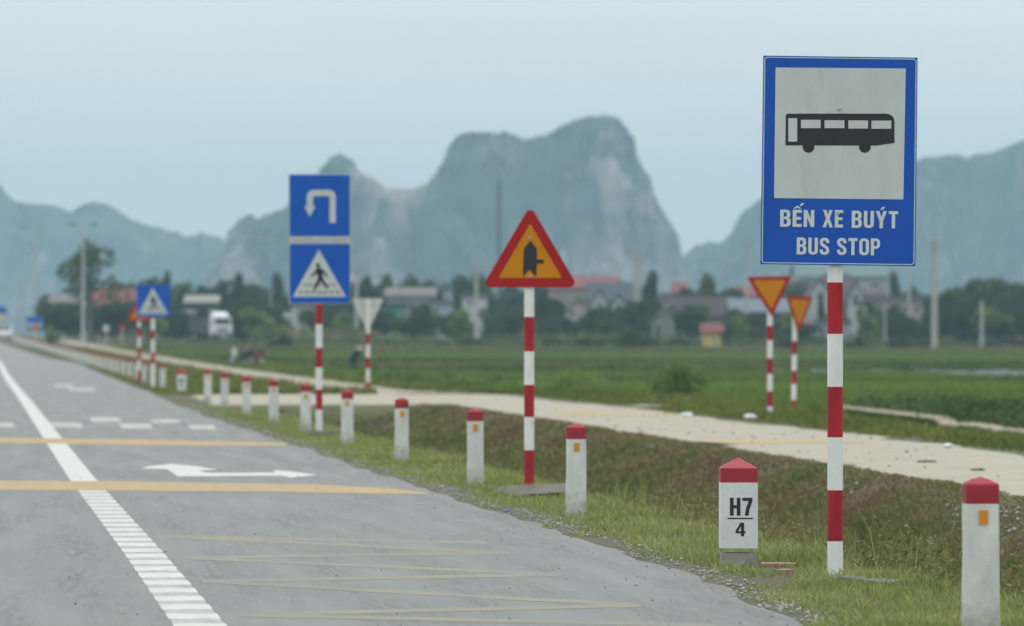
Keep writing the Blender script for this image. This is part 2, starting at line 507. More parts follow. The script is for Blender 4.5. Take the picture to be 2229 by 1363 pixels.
def glyph_mesh(polys):
    cu = bpy.data.curves.new('lettering', 'CURVE'); cu.dimensions = '2D'; cu.fill_mode = 'FRONT'
    for p in polys:
        p = rpoly(p); sp_ = cu.splines.new('POLY'); sp_.points.add(len(p) - 1)
        for q, c in zip(sp_.points, p):
            q.co = (c[0], c[1], 0, 1)
        sp_.use_cyclic_u = True
    o = bpy.data.objects.new('lettering', cu); col.objects.link(o)
    bpy.context.view_layer.update()
    me = bpy.data.meshes.new_from_object(o.evaluated_get(bpy.context.evaluated_depsgraph_get()))
    vs = [tuple(v.co[:2]) for v in me.vertices]; fs = [tuple(p.vertices) for p in me.polygons]
    bpy.data.objects.remove(o); bpy.data.meshes.remove(me); bpy.data.curves.remove(cu)
    return vs, fs

def add_text(mb, s, x0, x1, z0, cap, y, bold=.0, mi=0, gap=1.0):
    """Condensed bold capitals of s spanning x0..x1 with baseline z0 and capital height cap, on the plane y."""
    tot = sum(GLYPH[c][0] for c in s) + gap * (len(s) - 1)
    kx = (x1 - x0) / tot; kz = cap / 10; pen = 0
    for c in s:
        vs, fs = glyph_mesh(GLYPH[c][1])
        mb.add([(x0 + (pen + v[0]) * kx, y, z0 + v[1] * kz) for v in vs], fs, mi)
        pen += GLYPH[c][0] + gap
    return mb

# ------------------------------------------------------------------ ground
def axis(segs):
    out = [segs[0][0]]
    for a, b, st in segs:
        n = max(1, int(round((b - a) / st)))
        out += [a + (b - a) * (i + 1) / n for i in range(n)]
    return np.array(out)

gx = axis([(-5000, -1500, 700), (-1500, -200, 260), (-200, -40, 32), (-40, -14, 6), (-14, 3, 2.5), (3, 9.2, .16), (9.2, 18, .35), (18, 40, 1.1),
           (40, 120, 5), (120, 500, 25), (500, 1500, 200), (1500, 5000, 700)])
gy = axis([(-300, 0, 100), (0, 20, 4), (20, 64, .4), (64, 140, .6), (140, 330, 3), (330, 700, 8), (700, 1400, 50), (1400, 4800, 340)])
GX, GY = np.meshgrid(gx, gy)
GZ = H(GX, GY)
nx, ny = len(gx), len(gy)
idx = np.arange(nx * ny).reshape(ny, nx)
F = np.stack([idx[:-1, :-1], idx[:-1, 1:], idx[1:, 1:], idx[1:, :-1]], -1).reshape(-1, 4)
GROUND = mat('grassy_soil', (.085, .098, .036), .95, .3, 1.6, (.115, .088, .055), .46, .62, .55, .8, 12)
g = struct(np_mesh('ground', np.stack([GX, GY, GZ], -1).reshape(-1, 3), F, GROUND, smooth=True))

# main road: asphalt sheet that follows the grade of the far rise
ry = axis([(-40, 20, 10), (20, 140, .5), (140, 700, 4), (700, 1400, 50)])
rough = (fbm(ry * 1.3, ry * 0 + 3.3, 5, 4) - .5) * .34 * (ry > 15) * (ry < 200)
rv, rf = [], []
lat = [0, .35, .7, .993, 1.0]
for i, y in enumerate(ry):
    ex = float(edge_x(y)) + float(rough[i]); lx = -14 + float(curve_x(y))
    gz = 1.25 * min(max((y - 150) / 400, 0), 1.25) ** 2
    for t_ in lat:
        rv.append((lx + (ex - lx) * t_, y, gz + (.0 if t_ < 1 else -.05)))
for i in range(len(ry) - 1):
    for j in range(len(lat) - 1):
        a = i * len(lat) + j
        rf.append((a, a + 1, a + 1 + len(lat), a + len(lat)))
struct(np_mesh('road', rv, rf, ASPHALT, smooth=True))

def flat_poly(name, pxs, z, m, tris=False):
    """A painted shape lying on the road, given by its outline."""
    mb = MB(); pts = [onz(px, py, 0) for px, py in pxs]
    mb.add([(p.x, p.y, z) for p in pts], [tuple(range(len(pts)))])
    return mb

def strip(mb, ys, xs, w, z, zf=None):
    vs, fs = [], []
    for i, (y, x) in enumerate(zip(ys, xs)):
        zz = z + (zf(y) if zf else 0)
        vs += [(x - w / 2, y, zz), (x + w / 2, y, zz)]
    for i in range(len(ys) - 1):
        fs.append((2 * i, 2 * i + 1, 2 * i + 3, 2 * i + 2))
    return mb.add(vs, fs)

zrise = lambda y: 1.25 * min(max((y - 150) / 400, 0), 1.25) ** 2
LY = [0, 24.7, 33.5, 50.5, 70, 112, 187, 284, 420, 560, 700]
LX = [1.03, .888, .846, .73, .646, .474, .11, -.26, -1.4, -3.1, -5.2]
ys = axis([(10, 48, 1), (48, 640, 4)])
lw = MB(); strip(lw, ys, np.interp(ys, LY, LX), .235, .0006, zrise)
struct(lw.build('lane_line', LINEG))
bars = MB()
yy = 15.0
while yy < 47.4:                               # raised thermoplastic bars on the near stretch
    pitch = .78 + .004 * yy
    for k in (0,):
        y0, y1 = yy, yy + pitch * (.60 + rnd.uniform(-.05, .05))
        x0, x1 = np.interp([y0, y1], LY, LX)
        bars.add([(x0 - .122, y0, .0012), (x0 + .122, y0, .0012), (x1 + .122, y1, .0012), (x1 - .122, y1, .0012)], [(0, 1, 2, 3)])
    yy += pitch
struct(bars.build('lane_line_bars', LINEW))
ys2 = axis([(48, 640, 4)])
lw2 = MB(); strip(lw2, ys2, np.interp(ys2, LY, LX), .245, .0010, zrise)
struct(lw2.build('lane_line_far_stretch', LINEW))

struct(flat_poly('yellow_band', [(-120, 951), (0, 953), (300, 957.5), (520, 962), (628, 965), (622, 971), (480, 971), (300, 969), (0, 964), (-120, 962)], .0018, LINEY).build('yellow_road_band', LINEY))
struct(flat_poly('yellow_band', [(-120, 1045), (0, 1047), (250, 1048), (500, 1052), (700, 1055), (850, 1064), (935, 1073), (925, 1076), (800, 1075), (600, 1071), (300, 1069), (0, 1067), (-120, 1065)], .0018, LINEY).build('yellow_road_band', LINEY))
arrow = [(306, 1020), (325, 1015), (372, 1010), (428, 1015), (475, 1023), (432, 1024), (449, 1029), (513, 1029.7), (599, 1029), (596, 1024), (633, 1026), (690, 1034),
         (633, 1040), (612, 1035.5), (513, 1036), (449, 1037), (387, 1037), (363, 1021)]
struct(flat_poly('arrow', arrow, .0008, LINEW).build('road_arrow_marking', LINEW))
zeb = MB()
for (x0, x1, y0, y1) in [(-40, 30, 920, 930), (112, 178, 920, 931), (262, 330, 922, 933), (412, 468, 925, 935), (197, 262, 908, 918.5), (330, 392, 913, 921),
                         (92, 128, 815, 823), (118, 158, 832, 843), (150, 205, 845, 851)]:
    sk = (y1 - y0) * .75
    ps = [onz(x0 - sk * .4, y0, 0), onz(x1 - sk * .4, y0, 0), onz(x1 + sk * .4, y1, 0), onz(x0 + sk * .4, y1, 0)]
    zeb.add([(p.x, p.y, .0008) for p in ps], [(3, 2, 1, 0)])
struct(zeb.build('crossing_bars_marking', mat('worn_crossing_paint', (.46, .46, .42), .75, .15, 4, (.28, .28, .27), .45, .65, 3)))
zig = MB()
zpts = [(1060, 1181), (363, 1168), (1110, 1204), (405, 1214.5), (1222, 1251), (440, 1265.5), (1395, 1318), (518, 1339), (1560, 1362), (560, 1412)]
for (a, b) in zip(zpts[:-1], zpts[1:]):
    n = 14
    for k in range(n):
        q = [(a[0] + (b[0] - a[0]) * u, a[1] + (b[1] - a[1]) * u) for u in (k / n, (k + 1) / n)]
        hw = [.5 * .0135 * (p[1] - 741) for p in q]
        ps = [onz(q[0][0], q[0][1] - hw[0], 0), onz(q[1][0], q[1][1] - hw[1], 0), onz(q[1][0], q[1][1] + hw[1], 0), onz(q[0][0], q[0][1] + hw[0], 0)]
        zo = .0006 + .00008 * zpts.index(a)
        ps2 = [(p.x, p.y, zo) for p in ps]
        if b[0] < a[0]:
            ps2 = [ps2[1], ps2[0], ps2[3], ps2[2]]
        zig.add(ps2, [(3, 2, 1, 0)])
struct(zig.build('zigzag_road_marking', LINEY2))

# frontage road with its entrance to the main road
def sheet(name, rows, m, dz=.02):
    """rows: list of (y, x0, x1); sheet draped on the ground."""
    vs, fs = [], []
    k = 9
    for i, (y, x0, x1) in enumerate(rows):
        for j in range(k):
            x = x0 + (x1 - x0) * j / (k - 1)
            vs.append((x, y, Hs(x, y) + dz - (.05 if j in (0, k - 1) else 0)))
    for i in range(len(rows) - 1):
        for j in range(k - 1):
            a = i * k + j
            fs.append((a, a + 1, a + 1 + k, a + k))
    return np_mesh(name, vs, fs, m, smooth=True)

def wob(y, s, amp=.25):
    return float((fbm(np.array([y * .5]), np.array([s * 7.7]), s, 3)[0] - .5) * 2 * amp)

rows = [(y, 8.35 + wob(y, 1, .4) + .006 * max(0, y - 45), 11.6 + wob(y, 2, .5) + .008 * max(0, y - 45)) for y in axis([(20, 109, .8)])]
rows += [(y, float(edge_x(y)) - .05 - .3 * (y < 111) + .3 * (y > 127.5), 12.4 + wob(y, 3)) for y in axis([(109.3, 129.0, .9)])]
struct(sheet('side_road', rows, SANDY))
rows = [(y, 9.0 + wob(y, 4, .3) + float(curve_x(y)), 10.75 + wob(y, 5, .4) + float(curve_x(y)) + (.6 if y < 140 else 0)) for y in axis([(128.8, 330, 2), (330, 560, 6)])]
struct(sheet('dirt_track', rows, TRACK, .04))
rows = [(y, 12.2, 15.3 + .25 * (y - 104)) for y in axis([(104.0, 107.6, .6)])]
struct(sheet('field_path', rows, SANDY, .03))
rows = [(y, 20.0 - (129.5 - y) * .064 + wob(y, 6, .1), 20.32 - (129.5 - y) * .064 + wob(y, 8, .1)) for y in axis([(66, 131, 1)])]
struct(sheet('earth_bund_path', rows, TRACK, .25))
for pxs in ([(1203, 897), (1330, 899), (1478, 902), (1486, 905), (1330, 906), (1215, 904)], [(1485, 959), (1650, 958), (1800, 958), (1900, 963), (1760, 965), (1600, 967)]):
    mb = MB(); ps = [onz(px, py, .02) for px, py in pxs]
    mb.add([(p.x, p.y, Hs(p.x, p.y) + .0225) for p in ps], [tuple(range(len(ps)))])
    struct(mb.build('yellow_side_road_band', SANDY_Y, recalc=True))

# ------------------------------------------------------------------ hills
HILL = bpy.data.materials.new('karst_rock_and_scrub'); HILL.use_nodes = True
t = HILL.node_tree; b = t.nodes['Principled BSDF']; b.inputs['Roughness'].default_value = .95; b.inputs['Specular IOR Level'].default_value = .1
geo = t.nodes.new('ShaderNodeNewGeometry')
sp = t.nodes.new('ShaderNodeSeparateXYZ'); t.links.new(geo.outputs['Normal'], sp.inputs[0])
n1 = t.nodes.new('ShaderNodeTexNoise'); n1.inputs['Scale'].default_value = .017; n1.inputs['Detail'].default_value = 10; n1.inputs['Roughness'].default_value = .72
mp = t.nodes.new('ShaderNodeMapping'); mp.inputs['Scale'].default_value = (1.3, 1.3, .8)
t.links.new(geo.outputs['Position'], mp.inputs[0]); t.links.new(mp.outputs[0], n1.inputs['Vector'])
m1 = t.nodes.new('ShaderNodeMath'); m1.operation = 'MULTIPLY_ADD'; m1.inputs[1].default_value = .30; nm_ = t.nodes.new('ShaderNodeMath'); nm_.operation = 'MULTIPLY_ADD'; nm_.inputs[1].default_value = 2.7; nm_.inputs[2].default_value = -.76; t.links.new(n1.outputs['Fac'], nm_.inputs[0])
t.links.new(sp.outputs['Z'], m1.inputs[0]); t.links.new(nm_.outputs[0], m1.inputs[2])
ra = t.nodes.new('ShaderNodeAttribute'); ra.attribute_name = 'tint'
m2_ = t.nodes.new('ShaderNodeMath'); m2_.operation = 'MULTIPLY_ADD'; m2_.inputs[1].default_value = -.36; t.links.new(ra.outputs['Fac'], m2_.inputs[0]); t.links.new(m1.outputs[0], m2_.inputs[2])
rp = t.nodes.new('ShaderNodeValToRGB')
rp.color_ramp.elements[0].position = .22; rp.color_ramp.elements[0].color = (.46, .37, .32, 1)
rp.color_ramp.elements[1].position = .80; rp.color_ramp.elements[1].color = (.075, .105, .06, 1)
e = rp.color_ramp.elements.new(.36); e.color = (.33, .29, .26, 1)
e = rp.color_ramp.elements.new(.47); e.color = (.14, .145, .10, 1)
e = rp.color_ramp.elements.new(.54); e.color = (.065, .085, .060, 1)
t.links.new(m2_.outputs[0], rp.inputs[0]); t.links.new(rp.outputs[0], b.inputs['Base Color'])

def hill(name, prof, Z, depth, seed, step=3.0, cliff=.55, zbase=1.5, rock=()):
    RK = []
    px = np.arange(prof[0][0], prof[-1][0] + .1, step)
    top = np.interp(px, [p[0] for p in prof], [p[1] for p in prof])
    top = top + (fbm(px * .05, px * 0 + seed, seed, 4) - .5) * 10 + (fbm(px * .22, px * 0 + seed, seed + 3, 3) - .5) * 7 * np.minimum(1, (741 - top) / 100)
    hx = np.maximum((741 - top) / FPX * Z + 1.3 - zbase, .0)
    nv = 90
    v = np.linspace(-1, 1, nv)
    V = []
    hmax = hx.max()
    # cross-section from the front foot over the ridge to the back foot
    for i, p in enumerate(px):
        base = at(float(p), 741, Z)
        n = fbm(np.full(nv, p * .018), v * 3.0 + seed, seed + 9, 5) - .5
        n2 = fbm(np.full(nv, p * .07), v * 9.0 + seed, seed + 31, 5) - .5
        d = depth * (.35 + .65 * hx[i] / hmax)
        w = np.clip(np.abs(v) + n * .5 * (np.abs(v) > .03) * np.minimum(1, np.abs(v) * 4), 0, 1)
        talus = np.clip((1 - w) / (1 - cliff), 0, 1) * .42
        face = np.clip((cliff - w) / (cliff * .75), 0, 1)
        pr = np.where(w > cliff, talus, .42 + .58 * (face ** .8))
        pr = np.where(np.abs(v) < .02, 1, pr)
        h = hx[i] * np.clip(pr + n2 * .20 * (np.abs(v) > .04) * (np.abs(v) < .97), 0, 1)
        off = v * d + (n * .30 + n2 * .15) * d * (np.abs(v) > .04)
        for k in range(nv):
            V.append((base.x + _fw.x * off[k], base.y + _fw.y * off[k], zbase - 4 + h[k] + 4 * min(1, h[k] / 4)))
    m = len(px)
    VA = np.array(V)
    lat_ = VA[:, 0] * _rt.x + VA[:, 1] * _rt.y; zz_v = VA[:, 2]
    ridge_ = np.abs(np.tile(v, m)) > .03
    dsp = (fbm(lat_ / 26, zz_v / 20, seed + 5, 5) - .5) * 30 + (fbm(lat_ / 70, zz_v / 7.5, seed + 6, 4) - .5) * 16 + (fbm(lat_ / 9, zz_v / 11, seed + 8, 3) - .5) * 8
    dsp *= np.clip((zz_v - zbase) / 20, 0, 1) * ridge_ * Z / 3000
    VA[:, 0] += _fw.x * dsp; VA[:, 1] += _fw.y * dsp
    V = VA; RKn = np.zeros(len(VA))
    PX = np.repeat(px, nv); PYv = 741 - (VA[:, 2] - 1.3) * FPX / Z
    for (cx, cy, rx, ry, st_) in rock:
        RKn += st_ * np.exp(-((PX - cx) / rx) ** 2 - ((PYv - cy) / ry) ** 2)
    RKn = np.clip(RKn + (fbm(PX * .03, PYv * .03, seed + 70, 4) - .45) * .9, 0, 1.2)
    idx = np.arange(m * nv).reshape(m, nv)
    F = np.stack([idx[:-1, :-1], idx[1:, :-1], idx[1:, 1:], idx[:-1, 1:]], -1).reshape(-1, 4)
    return struct(np_mesh(name, V, F, HILL, tint=RKn, smooth=True))

MAIN = [(860, 640), (875, 430), (905, 410), (930, 397), (950, 372), (968, 345), (976, 316), (995, 297), (1020, 289), (1060, 288), (1100, 290), (1140, 299), (1180, 299), (1210, 280), (1240, 266),
        (1280, 256), (1310, 251), (1340, 258), (1358, 278), (1378, 297), (1386, 340), (1400, 370), (1414, 385), (1421, 420), (1440, 460), (1460, 490), (1475, 512), (1486, 560), (1494, 610), (1500, 690), (1510, 745)]
LEFTP = [(390, 745), (430, 620), (455, 580), (482, 550), (497, 505), (518, 477), (545, 469), (562, 477), (590, 467), (622, 452), (660, 420), (690, 383), (715, 350), (738, 336), (764, 346), (785, 372), (815, 391),
         (840, 407), (870, 413), (905, 412), (950, 430), (1010, 480), (1060, 560), (1120, 680), (1140, 745)]
RIDGE = [(-700, 745), (-640, 560), (-300, 500), (-60, 436), (-14, 436), (-8, 408), (4, 408), (12, 433), (60, 444), (105, 446), (128, 455), (152, 463), (172, 449), (205, 441), (238, 447), (262, 466), (290, 481), (330, 492), (372, 504),
         (410, 514), (450, 512), (490, 521), (560, 545), (640, 590), (760, 640), (860, 745)]
RIGHT = [(1400, 745), (1470, 590), (1492, 552), (1512, 535), (1545, 528), (1572, 531), (1592, 508), (1610, 470), (1642, 440), (1700, 400), (1780, 380), (1860, 385), (1950, 360), (2003, 344), (2050, 339), (2100, 345), (2150, 335),
         (2200, 316), (2229, 307), (2320, 297), (2450, 330), (2600, 450), (2700, 745)]
hill('karst_hill', MAIN, 3000, 90, 2, 2.4, .6, rock=[(1400, 500, 110, 130, 1), (1330, 370, 50, 70, .7), (930, 400, 45, 40, .9), (1110, 350, 18, 40, .5), (1010, 440, 30, 30, .6), (1190, 570, 130, 45, .5), (1420, 620, 90, 60, .8), (1040, 520, 30, 40, .4)])
hill('karst_hill', LEFTP, 2880, 75, 5, 2.4, .6, rock=[(850, 412, 70, 26, 1.1), (795, 378, 30, 25, .9), (880, 475, 45, 50, .7), (560, 560, 60, 70, .8), (770, 540, 35, 60, .6), (840, 560, 25, 50, .5)])
hill('far_hills', RIDGE, 4200, 220, 8, 5)
hill('far_hills', RIGHT, 3600, 170, 13, 4)

# ------------------------------------------------------------------ haze
HZ = bpy.data.materials.new('haze_air'); HZ.use_nodes = True
t = HZ.node_tree; t.nodes.clear()
o_ = t.nodes.new('ShaderNodeOutputMaterial'); pv = t.nodes.new('ShaderNodeVolumePrincipled')
pv.inputs['Color'].default_value = (.505, .745, .915, 1)
pv.inputs['Density'].default_value = 2.45e-4
t.links.new(pv.outputs[0], o_.inputs['Volume'])
hb = MB().box((0, 2260, 70.5), (10400, 5300, 149))
ho = hb.build('haze', HZ)
stuff(ho, 'pale blue humid haze over the fields and hills', 'haze')

# ------------------------------------------------------------------ signs
def striped_pole(root, top, first, bands, r=.045, base_h=0.0, lean=(0, 0), seed=0):
    """One round post painted in red and white bands; bands = heights of the boundaries from the ground, first = colour index of the lowest."""
    mb = MB(); zs = [-.15] + list(bands) + [top]
    for i in range(len(zs) - 1):
        c = (first + i) % 2
        f = lambda z: (lean[0] * z, lean[1] * z, z)
        mb.tube(f(zs[i]), f(zs[i + 1]), r, r, 16, c, caps=(i in (0, len(zs) - 2)))
    return mb.build('pole', [WHITE, RED], root, smooth=False)

def bolts(root, pts, y, r=.008):
    for (x, z) in pts:
        mb = MB(); mb.tube((x, y, z), (x, y - .006, z), r, r * .6, 8)
        mb.build('bolt', STEEL, root)

# -- bus stop sign
bz = onz(1818, 1250, 0)
SB = thing('bus_stop_sign', 'large blue bus stop sign with black bus pictogram on a red and white pole', 'road sign', (bz.x, bz.y, Hs(bz.x, bz.y)), -R(5.0))
zb = SB.location.z
DB = (bz - CAMV).dot(_fw)                      # depth
K = DB / FPX / 2.4348                           # metres per pixel of the enlarged view
ctr = at(1826, 351, DB)
ox = (ctr.x - bz.x) / math.cos(R(5)); oz = ctr.z - zb
ang = R(.75); ca, sa = math.cos(ang), math.sin(ang)
def bl(x, y, tilt=True):                       # enlarged-view pixel -> sign face metres, levelled
    dx, dy = x - 551, y - 660
    return ((dx * ca + dy * sa) * K, -(-dx * sa + dy * ca) * K)
def tilt_obj(o):
    o.location = (ox, -.062, oz); o.rotation_euler = (0, ang, 0); return o
pm = lambda py: 1.3 + (741 - py) * DB / FPX - zb
striped_pole(SB, pm(300), 0, [pm(1178), pm(1067), pm(952), pm(842), pm(727), pm(615), pm(500), pm(388)], .0435)
plate = [(-410, -552), (410, -552), (408, 552), (-409, 552)]
PK = [(x * K, z * K) for x, z in plate]
tilt_obj(MB().prism(rounded(PK, .004, 2), 0, .012).build('panel', BLUE, SB))
o2 = rounded([(x * .985, z * .9885) for x, z in PK], .018, 5); i2 = rounded([(x * .9745, z * .981) for x, z in PK], .014, 5)
tilt_obj(MB().ring(o2, i2, -.0015, .001).build('border', TEXTW, SB))
wp = [bl(214, 166), bl(903, 171), bl(890, 864), bl(206, 857)]
white_panel = tilt_obj(MB().prism(wp, -.0015, .001).build('picture_field', PANELW, SB))
bus = MB()
body = [bl(*p) for p in [(266, 578), (268, 420), (271, 413), (279, 410), (795, 410), (815, 413), (830, 421), (840, 435), (843, 450), (843, 565), (750, 579)]]
bus.prism(body, -.003, -.001)
for wx in (388, 686):
    bus.prism([bl(wx + 31 * math.cos(a), 586 + 31 * math.sin(a)) for a in [i * math.pi / 12 for i in range(24)]], -.0034, -.001)
tilt_obj(bus.build('bus_pictogram', BLACK, SB))
win = MB()
for (x0, y0, x1, y1) in [(348, 443, 452, 487), (473, 445, 578, 487), (599, 446, 703, 489), (721, 447, 826, 490)]:
    win.prism([bl(x0, y0), bl(x1, y0), bl(x1, y1), bl(x0, y1)], -.0042, -.002)
win.prism(rounded([bl(281, 434), bl(328, 434), bl(328, 558), bl(281, 558)], .004, 3), -.0042, -.002)
tilt_obj(win.build('pictogram_windows', PANELW, SB))
for words_ in ([('B\u1ebeN', 237, 418, 1009, 90), ('XE', 462, 571, 1012, 92), ('BU\u00ddT', 616, 862, 1016, 91)], [('BUS', 325, 497, 1156, 90), ('STOP', 538, 766, 1159, 90)]):
    tx = MB()
    for s, x0, x1, yb, cap in words_:
        p0, p1 = bl(x0, yb), bl(x1, yb)
        add_text(tx, s, p0[0], p1[0], bl((x0 + x1) / 2, yb)[1], cap * K, -.0015)
    tilt_obj(tx.build('lettering', TEXTW, SB))
for p in [(551, 383), (544, 937)]:
    x, z = bl(*p); mb = MB(); mb.tube((x, -.001, z), (x, -.010, z), .012, .008, 10)
    tilt_obj(mb.build('bolt', STEEL, SB))
for zc in (pm(238), pm(464)):
    MB().box((0, -.018, zc), (.12, .060, .035)).build('clamp', STEEL, SB)

# -- generic helpers for the other signs
def sign_at(name, label, cat, px, py_base, rz=-R(5), group=None, Z=None):
    if Z is None:
        p = onz(px, py_base, 0)
    else:
        p = at(px, py_base, Z); 
    z = Hs(p.x, p.y)
    root = thing(name, label, cat, (p.x, p.y, z), rz, group)
    d = (p - CAMV).dot(_fw)
    return root, d, d / FPX, (lambda py: 1.3 + (741 - py) * d / FPX - z)

def tri(cx, ytop, ybot, half, pm, k, down=False):
    zt, zb_ = pm(ytop), pm(ybot)
    if down:
        return [(-half + cx, zt), (half + cx, zt), (cx, zb_)]
    return [(cx, zt), (cx - half, zb_), (cx + half, zb_)]

def inset(pts, d):
    c = Vector((sum(p[0] for p in pts) / 3, sum(p[1] for p in pts) / 3))
    a = Vector(pts[0]) - Vector(pts[1]); area = abs((Vector(pts[1]) - Vector(pts[0])).cross(Vector(pts[2]) - Vector(pts[0])))
    per = sum((Vector(pts[i]) - Vector(pts[i - 1])).length for i in range(3))
    rin = area / per
    k = (rin - d) / rin
    inc = Vector((0, 0))
    L_ = [(Vector(pts[1]) - Vector(pts[2])).length, (Vector(pts[2]) - Vector(pts[0])).length, (Vector(pts[0]) - Vector(pts[1])).length]
    for p, l in zip(pts, L_):
        inc += Vector(p) * l
    inc /= sum(L_)
    return [tuple(inc + (Vector(p) - inc) * k) for p in pts]

def tri_sign(root, pts, band, y=-.06, rc=.03, picture=None, pk=None):
    MB().prism(rounded(pts, rc, 5), y, y + .01).build('panel', SIGNRED, root)
    MB().prism(rounded(inset(pts, band), .006, 2), y - .0015, y + .001).build('warning_field', ORANGE, root)
    return root

# -- warning triangle with the side-road arrow
SW, dW, kW, pm = sign_at('warning_sign', 'red bordered orange triangle with black side road arrow, standing upright', 'road sign', 1152, 1062)
striped_pole(SW, pm(560), 0, [pm(1056), pm(980), pm(908), pm(838), pm(765), pm(690)], .0445)
zz = lambda x, y: ((x - 432) / 2.839 * kW, pm(420 + y / 2.839))
pts = [zz(438, 76), zz(140, 584), zz(735, 584)]
tri_sign(SW, pts, .083, rc=.045)
ar = MB().prism([zz(*p) for p in [(398, 345), (440, 295), (480, 345), (479, 412), (521, 412), (521, 438), (479, 438), (475, 520), (433, 475), (392, 520)]], -.0635, -.0605)
ar.build('side_road_arrow', BLACK, SW)
bolts(SW, [zz(437, 275), zz(436, 515)], -.062, .012)
for q in (520, 600):
    MB().box((0, -.0165, pm(q)), (.12, .066, .035)).build('clamp', STEEL, SW)

# -- two blue square signs on one pole
def ped_panel(root, zf, name_suffix=''):
    """White triangle with a walking figure; zf maps enlarged-view pixels to face metres."""
    y = -.06
    MB().prism([zf(352, 533), zf(203, 803), zf(507, 803)], y - .0015, y + .001).build('white_triangle', PANELW, root)
    for row, x0, x1, yr in ((0, 262, 452, 735), (1, 234, 480, 777)):
        st = MB(); n = 7
        for i in range(n):
            a = x0 + (x1 - x0) * i / n; c = (x1 - x0) / n * .66
            st.prism([zf(a + 5, yr - 8), zf(a + c + 5, yr - 8), zf(a + c, yr + 8), zf(a, yr + 8)], y - .0022, y)
        st.build('crossing_stripes', mat('grey_print', (.25, .28, .29), .5), root)
    pd = MB()
    def limb(ps, ws):
        L1, R1 = [], []
        for i, p in enumerate(ps):
            a = Vector(ps[max(0, i - 1)]); b_ = Vector(ps[min(len(ps) - 1, i + 1)])
            d = (b_ - a).normalized(); n_ = Vector((-d.y, d.x)) * ws[i]
            L1.append(Vector(p) + n_); R1.append(Vector(p) - n_)
        pd.prism([zf(*q) for q in L1 + R1[::-1]], y - .003 - .00006 * len(pd.f), y - .0005)
    pd.prism([zf(347 + 11 * math.cos(a), 624 + 14 * math.sin(a)) for a in [i * math.pi / 8 for i in range(16)]], y - .003, y - .0005)
    limb([(350, 638), (357, 668), (362, 702)], [13, 17, 12])
    limb([(360, 696), (343, 728), (324, 768)], [11, 8, 5])
    limb([(364, 696), (382, 726), (404, 754)], [11, 8, 5])
    limb([(344, 646), (330, 668), (308, 688)], [8, 6, 4])
    limb([(360, 648), (386, 668), (400, 690)], [9, 6, 4])
    pd.build('walking_figure', BLACK, root)

S2, d2, k2, pm2 = sign_at('double_road_sign', 'pole with blue U-turn panel stacked above blue pedestrian crossing panel', 'road sign', 694.5, 936)
striped_pole(S2, pm2(385), 0, [pm2(892), pm2(848), pm2(800), pm2(757), pm2(706), pm2(662), pm2(615), pm2(570), pm2(525), pm2(480), pm2(430)], .049)
z2 = lambda x, y: ((560 + x / 2.6214 - 694.5) * k2, pm2(340 + y / 2.6214))
MB().prism([z2(180, 102), z2(531, 102), z2(531, 842), z2(180, 842)], -.052, -.044).build('frame', SIGNBACK, S2)
MB().prism(rounded([z2(184, 107), z2(528, 107), z2(528, 457), z2(185, 457)], .01, 2), -.06, -.053).build('upper_panel', BLUE2, S2)
MB().prism(rounded([z2(185, 500), z2(529, 500), z2(529, 838), z2(186, 838)], .01, 2), -.06, -.053).build('lower_panel', BLUE2, S2)
MB().prism([z2(190, 466), z2(524, 466), z2(524, 490), z2(190, 490)], -.058, -.053).build('cross_rail', STEEL, S2)
ut = MB()
cen = lambda cx, cy, r, a0, a1: [(cx + r * math.cos(R(a)), cy + r * math.sin(R(a))) for a in np.linspace(a0, a1, 7)]
out = cen(323, 233, 40, 180, 270) + cen(408, 233, 40, 270, 360) + [(448, 381), (413, 381)] + cen(402, 239, 11, 0, -90)[0:] + cen(329, 239, 11, -90, -180) + [(318, 287), (332, 287), (300, 346), (268, 287), (283, 287)]
ut.prism([z2(*p) for p in out], -.0625, -.0595)
ut.build('turn_arrow', PANELW, S2)
ped_panel(S2, z2)

# -- far single pedestrian sign
S3, d3, k3, pm3 = sign_at('pedestrian_crossing_sign', 'small far blue square sign with white triangle and walking figure on its own pole', 'road sign', 333, 843)
striped_pole(S3, pm3(625), 0, [pm3(792), pm3(768), pm3(739), pm3(719), pm3(693), pm3(668)], .05)
MB().prism([((298 - 333) * k3, pm3(620)), ((370.5 - 333) * k3, pm3(620)), ((370.5 - 333) * k3, pm3(690)), ((298 - 333) * k3, pm3(690))], -.06, -.053).build('panel', BLUE2, S3)
z3 = lambda x, y: ((334 + (x - 357) / 4.75 - 333) * k3, pm3(655 + (y - 669) / 4.75))
ped_panel(S3, z3)

# -- far orange warning triangle behind it
S4, d4, k4, pm4 = sign_at('warning_sign', 'small far orange warning triangle half hidden behind blue pedestrian sign', 'road sign', 303, 834)
striped_pole(S4, pm4(680), 1, [pm4(806), pm4(784), pm4(756), pm4(734), pm4(712)], .05)
tri_sign(S4, [(0, pm4(649)), (-28.5 * k4, pm4(699)), (28.5 * k4, pm4(699))], .07, rc=.03)

